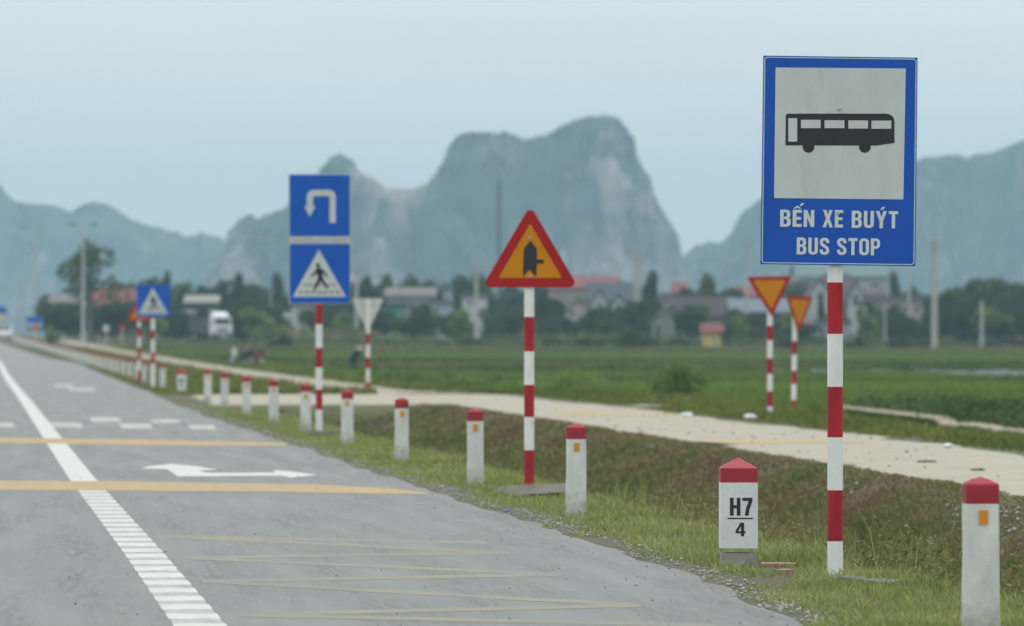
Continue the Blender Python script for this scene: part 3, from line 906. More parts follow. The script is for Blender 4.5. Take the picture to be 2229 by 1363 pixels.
# -- give way signs across the side road
def giveway(label, px, pyb, Z, yaw, tl, tr, bt, bandpx, top, wide, lean=0, group='orange give way signs'):
    root, d, k, p = sign_at('give_way_sign', label, 'road sign', px, pyb, -R(5), group, Z)
    striped_pole(root, p(top), 0 if wide else 1, [p(b_) for b_ in bandpx], .047, lean=(lean, 0))
    face = MB(); c = math.cos(yaw)
    ps = [((tl[0] - bt[0]) * k / c, p(tl[1])), ((tr[0] - bt[0]) * k / c, p(tr[1])), (0, p(bt[1]))]
    for (pp, nm, m, y) in ((rounded(ps, .02, 4), 'panel', SIGNRED, 0), (rounded(inset(ps, .065), .008, 2), 'warning_field', ORANGE, -.0025)):
        o = MB().prism(pp, y, y + .01 if nm == 'panel' else y + .003).build(nm, m, root)
        o.location = ((bt[0] - px) * k, -.075, 0); o.rotation_euler = (0, 0, yaw)
    cb = MB(); cb.box(((bt[0] - px) * k * .5, -.035, p(tl[1] + 14)), (.10, .08, .03)); cb.build('clamp', STEEL, root)
    return root
giveway('larger orange inverted triangle sign standing upright beside the side road', 1676, 911, 94, 0, (1624, 603), (1723, 601), (1680, 690), [885, 852, 814, 780, 741, 709], 640, True)
giveway('smaller orange inverted triangle sign turned aside on a leaning pole', 1727.5, 882, 107, R(42), (1709, 645), (1771, 646), (1739, 724), [871, 836, 807, 772, 743], 665, False, .012)

# -- grey back of an inverted triangle sign
S5, d5, k5, pm5 = sign_at('give_way_sign', 'grey back of an inverted triangle sign on a red and white pole', 'road sign', 801, 854, R(6))
striped_pole(S5, pm5(652), 1, [pm5(832), pm5(802), pm5(778), pm5(750), pm5(726)], .05)
ps = [(-35.5 * k5, pm5(650)), (35.5 * k5, pm5(650)), (0, pm5(722))]
MB().prism(rounded(ps, .02, 4), .056, .064).build('panel', SIGNBACK, S5)
MB().ring(rounded(ps, .02, 4), rounded(inset(ps, .02), .012, 4), .048, .0555).build('folded_rim', SIGNBACK, S5)
for q, w in ((662, .5), (685, .26)):
    MB().box((0, .052, pm5(q)), (w, .03, .03)).build('bracket', STEEL, S5)

# -- small signs where the road fades out
def far_sign(name, label, px, y0, y1, w, Z, m, m2=None, base=None, shape='rect', split=None):
    p = at(px, base, Z); z = Hs(p.x, p.y); k = Z / FPX
    root = thing(name, label, 'road sign', (p.x, p.y, z), -R(5))
    pmf = lambda py: 1.3 + (741 - py) * k - z
    tb = MB()
    zs = np.linspace(-.2, pmf((y0 + y1) / 2), 9)
    for i in range(8):
        tb.tube((0, 0, zs[i]), (0, 0, zs[i + 1]), .06, .06, 8, i % 2)
    tb.build('pole', [WHITE, RED], root)
    if shape == 'rect':
        MB().prism([(-w / 2 * k, pmf(y0)), (w / 2 * k, pmf(y0)), (w / 2 * k, pmf(y1)), (-w / 2 * k, pmf(y1))], -.1, -.07).build('panel', m, root)
        if m2:
            a, b_ = split
            MB().prism([(-w / 2 * k * .9, pmf(a)), (w / 2 * k * .9, pmf(a)), (w / 2 * k * .9, pmf(b_)), (-w / 2 * k * .9, pmf(b_))], -.11, -.095).build('lower_field', m2, root)
    elif shape == 'tri':
        tri_sign(root, [(0, pmf(y0)), (-w / 2 * k, pmf(y1)), (w / 2 * k, pmf(y1))], .09, y=-.1, rc=.03)
    else:
        MB().prism([(w / 2 * k * math.cos(a), pmf((y0 + y1) / 2) + w / 2 * k * math.sin(a)) for a in np.linspace(0, 6.28, 20, endpoint=False)], -.1, -.07).build('panel', m, root)
    return root
far_sign('direction_sign', 'hazy blue road sign above the end of the post row', 76, 689, 714, 35, 560, BLUE2, PANELW, 760, split=(704, 711))
far_sign('direction_sign', 'hazy blue and cream board at the photo edge beyond the road', 2, 668, 702, 24, 640, BLUE2, mat('cream_board', (.62, .53, .38), .6), 745, split=(684, 700))
far_sign('prohibition_sign', 'tiny red round sign in front of the dark trees', 266, 704, 719, 13, 480, SIGNRED, None, 742, 'round')
far_sign('warning_sign', 'tiny red and orange sign in front of the hazy blue board', 79, 699, 716, 15, 520, SIGNRED, None, 762, 'tri')
far_sign('notice_board', 'tiny pale grey board in front of the dark trees', 231, 708, 721, 12, 470, SIGNBACK, None, 745)

# ------------------------------------------------------------------ guide posts and milestones
def post_mesh(w, dz, h, cap, peak, seed):
    """Square post; index 0 white body, 1 red cap; slightly irregular as cast concrete is."""
    mb = MB(); r_ = random.Random(seed); hw = w / 2
    zs = [-.12, .0, .06, .2, .35, h - cap - peak - .001]
    sec = []
    def ring_(z, k, j=.003):
        c = hw * .16
        return [(x * k + r_.uniform(-j, j), y * k * dz + r_.uniform(-j, j), z) for x, y in
                ((-hw + c, -hw), (hw - c, -hw), (hw, -hw + c), (hw, hw - c), (hw - c, hw), (-hw + c, hw), (-hw, hw - c), (-hw, -hw + c))]
    rings = [(ring_(z, 1.04 - .05 * max(z, 0) / h), 0) for z in zs]
    rings += [(ring_(h - cap - peak + .001, 1.005), 1), (ring_(h - peak - .008, 1.0, .002), 1), (ring_(h - peak, .97, .002), 1), (ring_(h - peak * .35, .45, .002), 1)]
    vs = [p for rg, _ in rings for p in rg]; n = 8
    o = len(mb.v); mb.v.extend(vs)
    for i in range(len(rings) - 1):
        for k in range(n):
            mb.f.append((o + i * n + k, o + i * n + (k + 1) % n, o + (i + 1) * n + (k + 1) % n, o + (i + 1) * n + k)); mb.m.append(rings[i + 1][1])
    mb.v.append((0, 0, h)); tp = len(mb.v) - 1
    a = o + (len(rings) - 1) * n
    for k in range(n):
        mb.f.append((a + k, a + (k + 1) % n, tp)); mb.m.append(1)
    return mb

def make_post(label, loc, seed, rz, group):
    root = thing('guide_post', label, 'guide post', loc, rz, group)
    body = post_mesh(.148, 1.0, .70, .088, .030, seed)
    b0 = MB(); b0.v = body.v; b0.f = [f for f, m in zip(body.f, body.m) if m == 0]; b0.m = [0] * len(b0.f)
    c0 = MB(); c0.v = body.v; c0.f = [f for f, m in zip(body.f, body.m) if m == 1]; c0.m = [0] * len(c0.f)
    def compact(mb):
        used = sorted({i for f in mb.f for i in f}); mp_ = {u: i for i, u in enumerate(used)}
        mb.v = [mb.v[u] for u in used]; mb.f = [tuple(mp_[i] for i in f) for f in mb.f]; return mb
    compact(b0).build('shaft', BOLW, root)
    compact(c0).build('cap', BOLR, root)
    rf_ = MB(); rf_.box((.002, -.0785, .523), (.040, .006, .062)); rf_.build('reflector', REFLECT, root)
    return root

D_POST = [(2135, 2125), (1254, 1244), (1035, 1025), (874, 864), (756, 746), (665, 655), (596, 586), (537, 527), (489, 479), (452, 442), (354, 345)]
POST_LABELS = ['nearest white guide post with red cap, cut off by the photo corner',
               'white guide post with chipped black edges, first past the numbered milestone',
               'white guide post just beside the single warning triangle pole, on its road side',
               'white guide post midway between the warning triangle pole and the double sign pole',
               'white guide post close beside the double blue sign pole, on its near side',
               'white guide post close beside the double blue sign pole, on its far side',
               'white guide post in front of the entrance bank, second beyond the double sign',
               'white guide post in front of the entrance bank, third beyond the double sign',
               'white guide post at the edge of the pale entrance, fourth beyond the double sign',
               'white guide post standing on the pale entrance, last before the far milestone',
               'white guide post between the far milestone and the small pedestrian sign']
PG = 'guide posts along the road edge'
posts = []
for i, ((px, d), lab) in enumerate(zip(D_POST, POST_LABELS)):
    Z = .7 * FPX / (.1624 * d) if i else 24.0
    p = at(px, 741, Z)
    lo = (p.x, p.y, (0.0 if i else .02) + min(Hs(p.x, p.y), .02))
    posts.append(make_post(lab, lo, 40 + i, -R(4.0) + rnd.uniform(-.04, .04), PG))
    posts[-1].rotation_euler[1] = rnd.uniform(-.012, .012)
y = 157.5
far_src = posts[5]
k_ = 0
while y < 560:
    x = 4.28 + float(curve_x(y))
    o = dup(far_src, (x, y, Hs(x, y) + .01), -R(3) + rnd.uniform(-.05, .05), 'tiny far white post with red cap in the long row beyond the pedestrian sign', PG)
    o.rotation_euler[1] = rnd.uniform(-.015, .015)
    y += 9.35 * (1 if y < 300 else 1.0); k_ += 1

def milestone(label, px, py, Z, detail):
    p = at(px, 741, Z); z = Hs(p.x, p.y)
    root = thing('milestone', label, 'milestone', (p.x, p.y, 0), -R(4.2), 'numbered milestones')
    k = Z / FPX; s = k
    pmz = lambda yy_: 1.3 + (741 - yy_) * 31.85 / FPX
    w = .219; hw = w / 2
    MB().box((-.004, 0, pmz(1200) / 2 - .06), (w * .93, .17, pmz(1200) + .1), taper=.97).build('foot', CONC, root)
    z0, z1, z2_, z3_ = pmz(1193), pmz(1050), pmz(1019), pmz(996)
    def bx_(za, zb_, m, nm):
        c = .012
        pr = rounded([(-hw, -.1), (hw, -.1), (hw, .1), (-hw, .1)], c, 3)
        n = len(pr); mb = MB()
        mb.add([(a, b_, za) for a, b_ in pr] + [(a, b_, zb_) for a, b_ in pr],
               [(i, (i + 1) % n, n + (i + 1) % n, n + i) for i in range(n)] + [tuple(range(n - 1, -1, -1)), tuple(range(n, 2 * n))])
        return mb, pr
    mb, pr = bx_(z0, z1 - .0005, None, None); mb.build('body', mat('milestone_white_paint', (.72, .73, .71), .6, .05, 8, (.45, .42, .37), .68, .8, 14, .2, 50), root)
    mb, pr = bx_(z1, z2_, None, None); n = len(pr)
    mb.add([(a, b_, z2_) for a, b_ in pr] + [(0, 0, z3_)], [(i, (i + 1) % n, n) for i in range(n)])
    mb.build('cap', mat('milestone_red_paint', (.37, .019, .03), .55, .1, 12, (.45, .06, .07), .66, .8, 18), root)
    tm = MB()
    fx = lambda q: (q - 1608.5) * 31.85 / FPX
    yf = -.1012
    if detail:
        add_text(tm, 'H', fx(1588), fx(1611), pmz(1122), 39 * 31.85 / FPX, yf, .05)
        add_text(tm, '7', fx(1615), fx(1637), pmz(1122), 39 * 31.85 / FPX, yf, .05)
        add_text(tm, '4', fx(1600), fx(1622), pmz(1167), 30 * 31.85 / FPX, yf, .05)
        tm.prism([(fx(1583), pmz(1126.5)), (fx(1638), pmz(1126.5)), (fx(1638), pmz(1129.5)), (fx(1583), pmz(1129.5))], yf, yf + .002)
    else:
        tm.prism([(fx(1586), pmz(1126.5)), (fx(1634), pmz(1126.5)), (fx(1634), pmz(1130)), (fx(1586), pmz(1130))], yf, yf + .002)
        for (a, b_) in ((1588, 1598), (1604, 1614), (1620, 1630)):
            tm.prism([(fx(a), pmz(1085)), (fx(b_), pmz(1085)), (fx(b_), pmz(1120)), (fx(a), pmz(1120))], yf, yf + .002)
        tm.prism([(fx(1603), pmz(1138)), (fx(1617), pmz(1138)), (fx(1617), pmz(1165)), (fx(1603), pmz(1165))], yf, yf + .002)
    tm.build('lettering', BLACK, root)
    return root
milestone('near white milestone with red cap and black H7 over 4', 1607, 1200, 31.9, True)
milestone('far small milestone with blurred dark marks among the guide posts', 395.5, 850, 132.5, False)

# ------------------------------------------------------------------ slabs, bricks, stones, litter
def lump(mb, c, s, seed, n=7, rings=4, flat=.5):
    r_ = random.Random(seed)
    vs = []; 
    for i in range(rings + 1):
        ph = math.pi * i / rings
        for j in range(n):
            a = 2 * math.pi * j / n
            k = 1 + r_.uniform(-.22, .22)
            vs.append((c[0] + s[0] / 2 * math.sin(ph) * math.cos(a) * k, c[1] + s[1] / 2 * math.sin(ph) * math.sin(a) * k, c[2] + s[2] / 2 * math.cos(ph) * k))
    fs = []
    for i in range(rings):
        for j in range(n):
            fs.append((i * n + j, (i + 1) * n + j, (i + 1) * n + (j + 1) % n, i * n + (j + 1) % n))
    mb.add(vs, fs); return mb

def ground_item(name, label, cat, px, py, zrel, builder, rz=0.0, group=None):
    p = onz(px, py, 0)
    for _ in range(4):
        p = onz(px, py, Hs(p.x, p.y) + zrel)
    o = builder()
    o.location = (p.x, p.y, Hs(p.x, p.y) + zrel); o.rotation_euler = (rnd.uniform(-.06, .06), rnd.uniform(-.06, .06), rz)
    return tag(o, label, cat, group)

def slab(w, d, h, seed, m):
    r_ = random.Random(seed); mb = MB()
    pts = [(-w / 2, -d / 2), (-w * .1, -d * .56), (w / 2, -d * .42), (w * .46, d * .3), (w * .1, d / 2), (-w * .42, d * .45)]
    pts = [(x + r_.uniform(-.02, .02) * w, y + r_.uniform(-.03, .03) * d) for x, y in pts]
    n = len(pts)
    mb.add([(x, y, -h / 2) for x, y in pts] + [(x * .97, y * .97, h / 2 + r_.uniform(-.1, .1) * h) for x, y in pts],
           [(i, (i + 1) % n, n + (i + 1) % n, n + i) for i in range(n)] + [tuple(range(n - 1, -1, -1)), tuple(range(n, 2 * n))])
    return mb.build('concrete_slab', m)
BRICK = mat('dusty_red_brick', (.36, .22, .17), .9, .2, 30, (.42, .36, .3), .5, .7, 12, .4, 60)
ground_item('concrete_slab', 'pale cracked concrete slab at the foot of the warning triangle pole', 'slab', 1152, 1068, .05, lambda: slab(.50, .9, .08, 1, CONC), .1)
ground_item('concrete_slab', 'dark concrete slab at the foot of the double sign pole', 'slab', 712, 943, .03, lambda: slab(.42, .8, .06, 2, STAINED), .2)
ground_item('concrete_slab', 'flat grey stone lying in grass right of the bus stop pole', 'slab', 1892, 1270, .02, lambda: slab(.17, .42, .05, 3, STAINED), .5)
ground_item('concrete_slab', 'dark slab lying by the small pedestrian sign pole', 'slab', 312, 838, .04, lambda: slab(.4, 1.2, .08, 4, STAINED), .1)
def brick_obj(s):
    mb = MB(); mb.box((0, 0, 0), s); return mb.build('brick', BRICK)
ground_item('brick', 'dusty brick lying flat between the milestone and the bus stop pole', 'brick', 1694, 1233, .005, lambda: brick_obj((.10, .2, .04)), 1.5, 'broken bricks by the milestone')
ground_item('brick', 'broken brick nearest the road, below the other brick', 'brick', 1708, 1248, .005, lambda: brick_obj((.06, .12, .045)), .3, 'broken bricks by the milestone')
LIT = mat('white_plastic_litter', (.72, .73, .74), .6, .05)
def crumple(s, seed, m):
    mb = MB(); lump(mb, (0, 0, 0), s, seed, 8, 5); return mb.build('plastic_bag', m)
for (px, py, s, lab) in [(1495, 903, .22, 'white plastic scrap on the yellow band of the side road'), (1634, 908, .24, 'white plastic scrap in grass by the larger orange sign'),
                         (2064, 970, .14, 'white plastic scrap in grass beyond the side road')]:
    ground_item('plastic_bag', lab, 'litter', px, py, .05, lambda: crumple((s, s * .8, s * .4), int(px), LIT), .3, 'white litter by the side road')
ground_item('bottle_cap', 'bright blue plastic scrap at the asphalt edge', 'litter', 1103, 1112, .008, lambda: crumple((.05, .07, .015), 3, mat('blue_plastic', (.02, .06, .6), .4)))
DUNG = mat('dark_dung', (.05, .042, .034), .95, .3, 20)
def clod(s, seed):
    mb = MB(); r_ = random.Random(seed)
    for i in range(9):
        lump(mb, (r_.gauss(0, s * .28), r_.gauss(0, s * .5), 0), (s * r_.uniform(.2, .5), s * r_.uniform(.3, .7), .035), seed + i)
    return mb.build('dung_patch', DUNG)
for (px, py, s, lab) in [(2018, 1006, .22, 'large dark dung patch on the side road right of the bus stop pole'), (2128, 1024, .13, 'smaller dark dung patch on the side road near the photo edge'),
                         (1975, 985, .05, 'thin dark dung smear on the side road beside the bus stop pole')]:
    ground_item('dung_patch', lab, 'dung patch', px, py, .02, lambda: clod(s, int(px)), 0, 'dark dung on the side road')

def pebble_field(name, P, S, m, label, cat):
    """Loose stones: squashed octahedra at points P with sizes S."""
    n = len(P)
    base = np.array([(1, 0, 0), (0, 1, 0), (-1, 0, 0), (0, -1, 0), (0, 0, .6), (0, 0, -.5)], float)
    a = NP.uniform(0, 6.28, n); c, s = np.cos(a), np.sin(a)
    j = NP.uniform(.6, 1.3, (n, 6, 3))
    B = base[None] * j
    X = B[..., 0] * c[:, None] - B[..., 1] * s[:, None]; Y = B[..., 0] * s[:, None] + B[..., 1] * c[:, None]
    V = np.stack([X, Y, B[..., 2]], -1) * S[:, None, None] + P[:, None, :]
    f = np.array([(0, 1, 4), (1, 2, 4), (2, 3, 4), (3, 0, 4), (1, 0, 5), (2, 1, 5), (3, 2, 5), (0, 3, 5)])
    Fc = (f[None] + (np.arange(n) * 6)[:, None, None]).reshape(-1, 3)
    return stuff(np_mesh(name, V.reshape(-1, 3), Fc, m, smooth=False), label, cat)
n = 2400
yy = 24 + 86 * NP.random(n) ** 1.7
xx = edge_x(yy) + NP.normal(.07, .085, n) + (fbm(yy * .8, yy * 0, 4, 3) - .5) * .3
P = np.stack([xx, yy, np.maximum(H(xx, yy), -.03) + .008], -1)
GRAV = mat('pale_gravel', (.40, .385, .35), .9, .3, 25)
pebble_field('verge_gravel', P, NP.uniform(.004, .016, n), GRAV, 'pale loose gravel scattered along the asphalt edge', 'gravel')
n = 420
yy = 24 + 76 * NP.random(n) ** 1.3; xx = NP.uniform(-1, 3.6, n) ; xx = np.where(NP.random(n) < .7, edge_x(yy) - NP.exponential(.6, n), xx)
pebble_field('road_grit', np.stack([xx, yy, np.full(n, .006)], -1), NP.uniform(.003, .009, n), mat('dark_grit', (.13, .12, .105), .95, .3, 20), 'dark grit and small stones lying on the asphalt', 'grit')
n = 700
yy = 27 + 26 * NP.random(n); xx = 8.05 + NP.normal(0, .16, n)
sel = fbm(yy * .4, xx * 2, 21, 2) > .5
P = np.stack([xx, yy, H(xx, yy) + .025], -1)[sel]
pebble_field('bank_rubble', P, NP.uniform(.010, .034, len(P)), mat('pale_rubble', (.40, .37, .34), .9, .2, 25), 'pale stone chips along the top of the weedy bank', 'rubble')
n = 150
yy = 40 + 62 * NP.random(n); xx = NP.uniform(8.7, 11.4, n) + .006 * (yy - 45)
P = np.stack([xx, yy, H(xx, yy) + .024], -1)
pebble_field('side_road_grit', P, NP.uniform(.006, .028, n), mat('brown_grit', (.16, .135, .10), .95, .3, 20), 'brown grit and crumbs lying on the side road', 'grit')

# ------------------------------------------------------------------ grass and weeds
def blades(name, x, y, h, w, tint, m, label, cat, lean=.35, z=None, leafy=None):
    """Grass: every blade a bent two-piece strip."""
    n = len(x)
    z = H(x, y) - .01 if z is None else z
    a = NP.uniform(0, 2 * np.pi, n); dx, dy = np.cos(a), np.sin(a)
    b_ = NP.uniform(0, 2 * np.pi, n); lx, ly = np.cos(b_) * lean * h * NP.random(n), np.sin(b_) * lean * h * NP.random(n)
    P0 = np.stack([x - dx * w, y - dy * w, z], -1); P1 = np.stack([x + dx * w, y + dy * w, z], -1)
    P2 = np.stack([x + lx * .4 - dx * w * .8, y + ly * .4 - dy * w * .8, z + h * .6], -1); P3 = np.stack([x + lx * .4 + dx * w * .8, y + ly * .4 + dy * w * .8, z + h * .6], -1)
    P4 = np.stack([x + lx * 1.2, y + ly * 1.2, z + h], -1)
    V = np.stack([P0, P1, P2, P3, P4], 1).reshape(-1, 3)
    o = (np.arange(n) * 5)[:, None]
    Fc = np.concatenate([o + np.array([[0, 1, 3]]), o + np.array([[0, 3, 2]]), o + np.array([[2, 3, 4]])], 0)
    return stuff(np_mesh(name, V, Fc, m, tint=np.repeat(tint, 5)), label, cat)

def leaves_mesh(x, y, z, s, tint, up=.5):
    """Small kite-shaped leaves in random directions (arrays)."""
    n = len(x)
    d = NP.normal(0, 1, (n, 3)); d[:, 2] = np.abs(d[:, 2]) * up; d /= np.linalg.norm(d, axis=1)[:, None]
    u = np.cross(d, NP.normal(0, 1, (n, 3))); u /= np.linalg.norm(u, axis=1)[:, None] + 1e-9
    c = np.stack([x, y, z], -1); s = s[:, None]
    V = np.stack([c - d * s * .5, c + u * s * .32, c + d * s * .6, c - u * s * .32], 1).reshape(-1, 3)
    Fc = (np.arange(n) * 4)[:, None] + np.array([[0, 1, 2, 3]])
    return V, Fc, np.repeat(tint, 4)

VERGE = plant_mat('verge_grass_green', [(0, (.13, .165, .055)), (.35, (.25, .30, .09)), (.65, (.38, .40, .15)), (.85, (.42, .35, .18)), (1, (.34, .22, .13))], .9, patch=.5, trans=.25)
WEED = plant_mat('ditch_weed_green', [(0, (.060, .082, .030)), (.32, (.140, .168, .054)), (.52, (.225, .215, .088)), (.7, (.235, .160, .100)), (1, (.17, .095, .07))], .42, patch=.66, trans=.25)
DRYG = plant_mat('field_edge_green', [(0, (0.0798, 0.1101, 0.0273)), (.4, (0.1505, 0.1948, 0.0410)), (.75, (0.2479, 0.2372, 0.0683)), (1, (0.2479, 0.1694, 0.0819))], .12, patch=.5)

def scat(n, y0, y1, pw, xa, xb):
    yy_ = y0 + (y1 - y0) * NP.random(n) ** pw
    return NP.uniform(0, 1, n), yy_
# road verge
n = 52000
yy = 24.1 + 83 * NP.random(n) ** 1.9
u = NP.random(n)
e0 = edge_x(yy) + .06 + (fbm(yy * 1.1, yy * 0 + 5, 6, 3) - .5) * .5
xx = e0 + (5.1 - e0) * u ** .8
dens = fbm(xx * 2.5, yy * 1.2, 14, 3)
k = dens + .35 * u > .40
xx, yy, u = xx[k], yy[k], u[k]
hh = NP.uniform(.018, .055, len(xx)) * (1 + 1.0 * u) * np.clip(.2 + 1.6 * dens[k], .5, 1.5) * np.interp(yy, [24, 60, 80, 107], [1, 1, .7, .35])
blades('verge_grass', xx, yy, hh, NP.uniform(.003, .007, len(xx)) * np.clip(yy / 32, .8, 3), np.clip(NP.normal(.42, .2, len(xx)), 0, 1), VERGE, 'short yellow-green grass on the road shoulder', 'grass', .9)
# near side of the ditch and far bank
n = 90000
yy = 23.5 + 84 * NP.random(n) ** 1.5
xx = NP.uniform(4.9, 8.55, n) + .006 * np.maximum(0, yy - 45)
hgt = np.interp(xx, [4.9, 5.5, 7, 7.9, 8.5], [.09, .2, .24, .10, .025]) * np.interp(yy, [24, 70, 107], [1, 1, .45])
hh = hgt * NP.uniform(.4, 1.3, n) * (.15 + 1.9 * np.clip(fbm(xx * 1.3, yy * .6, 33, 3) - .12, 0, 1))
blades('ditch_weeds', xx, yy, hh, NP.uniform(.004, .009, n) * np.clip(yy / 32, .8, 3), np.clip(NP.normal(.34, .20, n) + .16 * (xx > 7.5), 0, 1), WEED, 'green and reddish weeds filling the ditch and its banks', 'weeds', .8)
# leafy undergrowth in the ditch
n = 150000
yy = 23.5 + 84 * NP.random(n) ** 1.5
xx = NP.uniform(4.95, 8.5, n) + .006 * np.maximum(0, yy - 45)
cl_ = fbm(xx * 1.6, yy * .8, 51, 3)
k = cl_ > .40
xx, yy, cl_ = xx[k], yy[k], cl_[k]
zz_ = H(xx, yy) + NP.random(len(xx)) * np.interp(xx, [4.9, 5.5, 7, 7.9, 8.5], [.06, .16, .2, .09, .02]) * (.1 + 2.0 * np.clip(cl_ - .1, 0, 1))
V, Fc, T = leaves_mesh(xx, yy, zz_, NP.uniform(.014, .034, len(xx)) * np.clip(yy / 34, .8, 2.4), np.clip(NP.normal(.32, .2, len(xx)) + .18 * (xx > 7.6), 0, 1))
stuff(np_mesh('ditch_undergrowth', V, Fc, WEED, tint=T), 'low leafy undergrowth covering the ditch bank', 'undergrowth')
# scattered broader plants breaking the carpet
cl_c = []
for i in range(720):
    y_ = (25 + 75 * NP.random() ** 1.4) if i < 430 else NP.uniform(24.5, 40); x_ = NP.uniform(5.0, 7.5)
    m_ = int(NP.integers(18, 60)); r_ = NP.uniform(.08, .24); h_ = NP.uniform(.08, .42)
    cx_ = x_ + NP.normal(0, r_, m_); cy_ = y_ + NP.normal(0, r_ * 1.3, m_)
    cl_c.append(np.stack([cx_, cy_, H(cx_, cy_) + h_ * NP.random(m_), np.full(m_, NP.uniform(.05, .75)) + NP.normal(0, .1, m_)], -1))
cl_c = np.concatenate(cl_c)
V, Fc, T = leaves_mesh(cl_c[:, 0], cl_c[:, 1], cl_c[:, 2], NP.uniform(.018, .045, len(cl_c)), np.clip(cl_c[:, 3], 0, 1))
stuff(np_mesh('broadleaf_weeds', V, Fc, WEED, tint=T), 'clumps of broad leaved weeds standing in the ditch', 'weeds')
# tall stalks near the photo corner
n = 2600
yy = NP.uniform(24.5, 46, n); xx = NP.uniform(4.95, 7.4, n)
k = fbm(xx * 1.6, yy * .8, 71, 3) > .47
blades('tall_grass', xx[k], yy[k], NP.uniform(.14, .50, k.sum()), NP.uniform(.003, .006, k.sum()), np.clip(NP.normal(.5, .2, k.sum()), 0, 1), VERGE, 'tall thin grass stalks standing in the ditch', 'grass', .5)
# beyond the side road and beyond the entrance
n = 70000
yy = 55 + 85 * NP.random(n) ** 1.1
xx = NP.uniform(11.6, 20, n) + .008 * np.maximum(0, yy - 45)
k = ~((yy > 103.5) & (yy < 108) & (xx < 16.5)) & ((fbm(xx * .7, yy * .3, 81, 3) > .27))
k &= np.abs(xx - (20.2 - (129.5 - yy) * .064)) > .5
xx, yy = xx[k], yy[k]
hh = NP.uniform(.06, .22, len(xx)) * (.5 + 1.1 * fbm(xx * .5, yy * .2, 82, 3)) * np.interp(xx - .008 * np.maximum(0, yy - 45), [11.6, 12.3, 13.5], [.25, .6, 1.2])
hh *= np.where(np.abs(xx - (19.0 - (129.5 - yy) * .064)) < 2.6, .4, 1)
blades('field_edge_grass', xx, yy, hh, NP.uniform(.012, .03, len(xx)), np.clip(NP.normal(.4, .22, len(xx)), 0, 1), DRYG, 'rough green grass sloping from the side road to the fields', 'grass', .7)
n = 52000
yy = 130 + 330 * NP.random(n) ** 1.5
xr = np.concatenate([NP.uniform(3.7, 8.9, n // 2), NP.uniform(10.9, 20, n - n // 2)])
xx = xr + curve_x(yy)
xx = np.maximum(xx, edge_x(yy) + .1)
hh = NP.uniform(.06, .2, n) * (.5 + fbm(xx * .3, yy * .1, 92, 3)) * np.where(xr < 5, .6, 1.1)
blades('roadside_grass', xx, yy, hh, NP.uniform(.02, .05, n), np.clip(NP.normal(.45, .2, n), 0, 1), DRYG, 'olive grass between the far posts and the dirt track', 'grass', .7)

# ------------------------------------------------------------------ fields
RICE = plant_mat('young_rice_green', [(0, (0.0920, 0.1475, 0.0290)), (.5, (0.1574, 0.2359, 0.0387)), (1, (0.2229, 0.2850, 0.0581))], .03, patch=.6)
RICE2 = plant_mat('mixed_crop_green', [(0, (0.0864, 0.1056, 0.0373)), (.45, (0.1512, 0.1760, 0.0597)), (.8, (0.2265, 0.2023, 0.0841)), (1, (0.2591, 0.1672, 0.1120))], .025, patch=.7)
BUND = plant_mat('bund_weed_dark', [(0, (0.0466, 0.0811, 0.0227)), (.5, (0.0854, 0.1352, 0.0369)), (.8, (0.1397, 0.1448, 0.0637)), (1, (0.1552, 0.1352, 0.0709))], .06, patch=.6)

def crop(name, x0, x1, y0, y1, n, h, w, m, label, skew=0.0, mean=.45):
    u = NP.random(n); yy_ = y0 + (y1 - y0) * NP.random(n)
    xx_ = x0 + (x1 - x0) * u + curve_x(yy_) + skew * (yy_ - y0)
    hh_ = h * NP.uniform(.7, 1.25, n)
    return blades(name, xx_, yy_, hh_, w * NP.uniform(.6, 1.4, n), np.clip(NP.normal(mean, .22, n), 0, 1), m, label, 'crop', .5)

crop('rice_field', 18.5, 66, 131, 206, 90000, .34, .055, RICE, 'bright green young rice paddy behind the orange signs')
crop('rice_field', 12.5, 44, 212, 262, 26000, .34, .09, RICE, 'green paddy strip beyond the pale path to the left of the bush', mean=.35)
crop('vegetable_field', 16, 75, 277, 330, 30000, .34, .10, RICE2, 'dull green field strip beyond the concrete canal')
crop('vegetable_field', 14, 80, 338, 372, 16000, .36, .13, BUND, 'dark weedy field strip in the middle of the plain', mean=.45)
crop('rice_field', 14, 90, 378, 440, 26000, .36, .14, RICE, 'far green paddy strip before the village', mean=.6)
crop('vegetable_field', 14, 100, 446, 540, 26000, .45, .18, RICE2, 'olive far field at the foot of the village', mean=.55)

def bund(x0, y0, x1, y1, n, width, h, label, m=BUND, mean=.4, leaf=.14):
    u = NP.random(n)
    xx_ = x0 + (x1 - x0) * u + NP.normal(0, width * .35, n); yy_ = y0 + (y1 - y0) * u + NP.normal(0, width * .5, n)
    hv = h * (.35 + 1.1 * fbm(u * 14, u * 0 + x0, int(y0), 3))
    zz_ = H(xx_, yy_) + NP.random(n) * hv
    V, Fc, T = leaves_mesh(xx_, yy_, zz_, NP.uniform(.6, 1.3, n) * leaf, np.clip(NP.normal(mean, .2, n), 0, 1))
    return stuff(np_mesh('bund_weeds', V, Fc, m, tint=T), label, 'weeds')
bund(18.6, 88, 21.2, 131, 16000, 1.3, .55, 'dark weeds beside the narrow bund path', leaf=.09)
bund(22.5, 92, 25.0, 132, 9000, 1.4, .5, 'dark weeds on the near rim of the rice paddy', leaf=.1)
bund(14, 209, 75, 209, 9000, 2.5, .5, 'brown weedy strip behind the bright paddy', mean=.6)
bund(13, 266, 38, 266, 7000, 3, .6, 'dark weedy strip left of the canal', mean=.5)
bund(38, 279, 75, 279, 5000, 1.2, .55, 'dark tufts behind the canal', mean=.25)
bund(12, 334, 85, 334, 8000, 3, .5, 'brown weedy strip across the middle of the plain', mean=.75, leaf=.2)
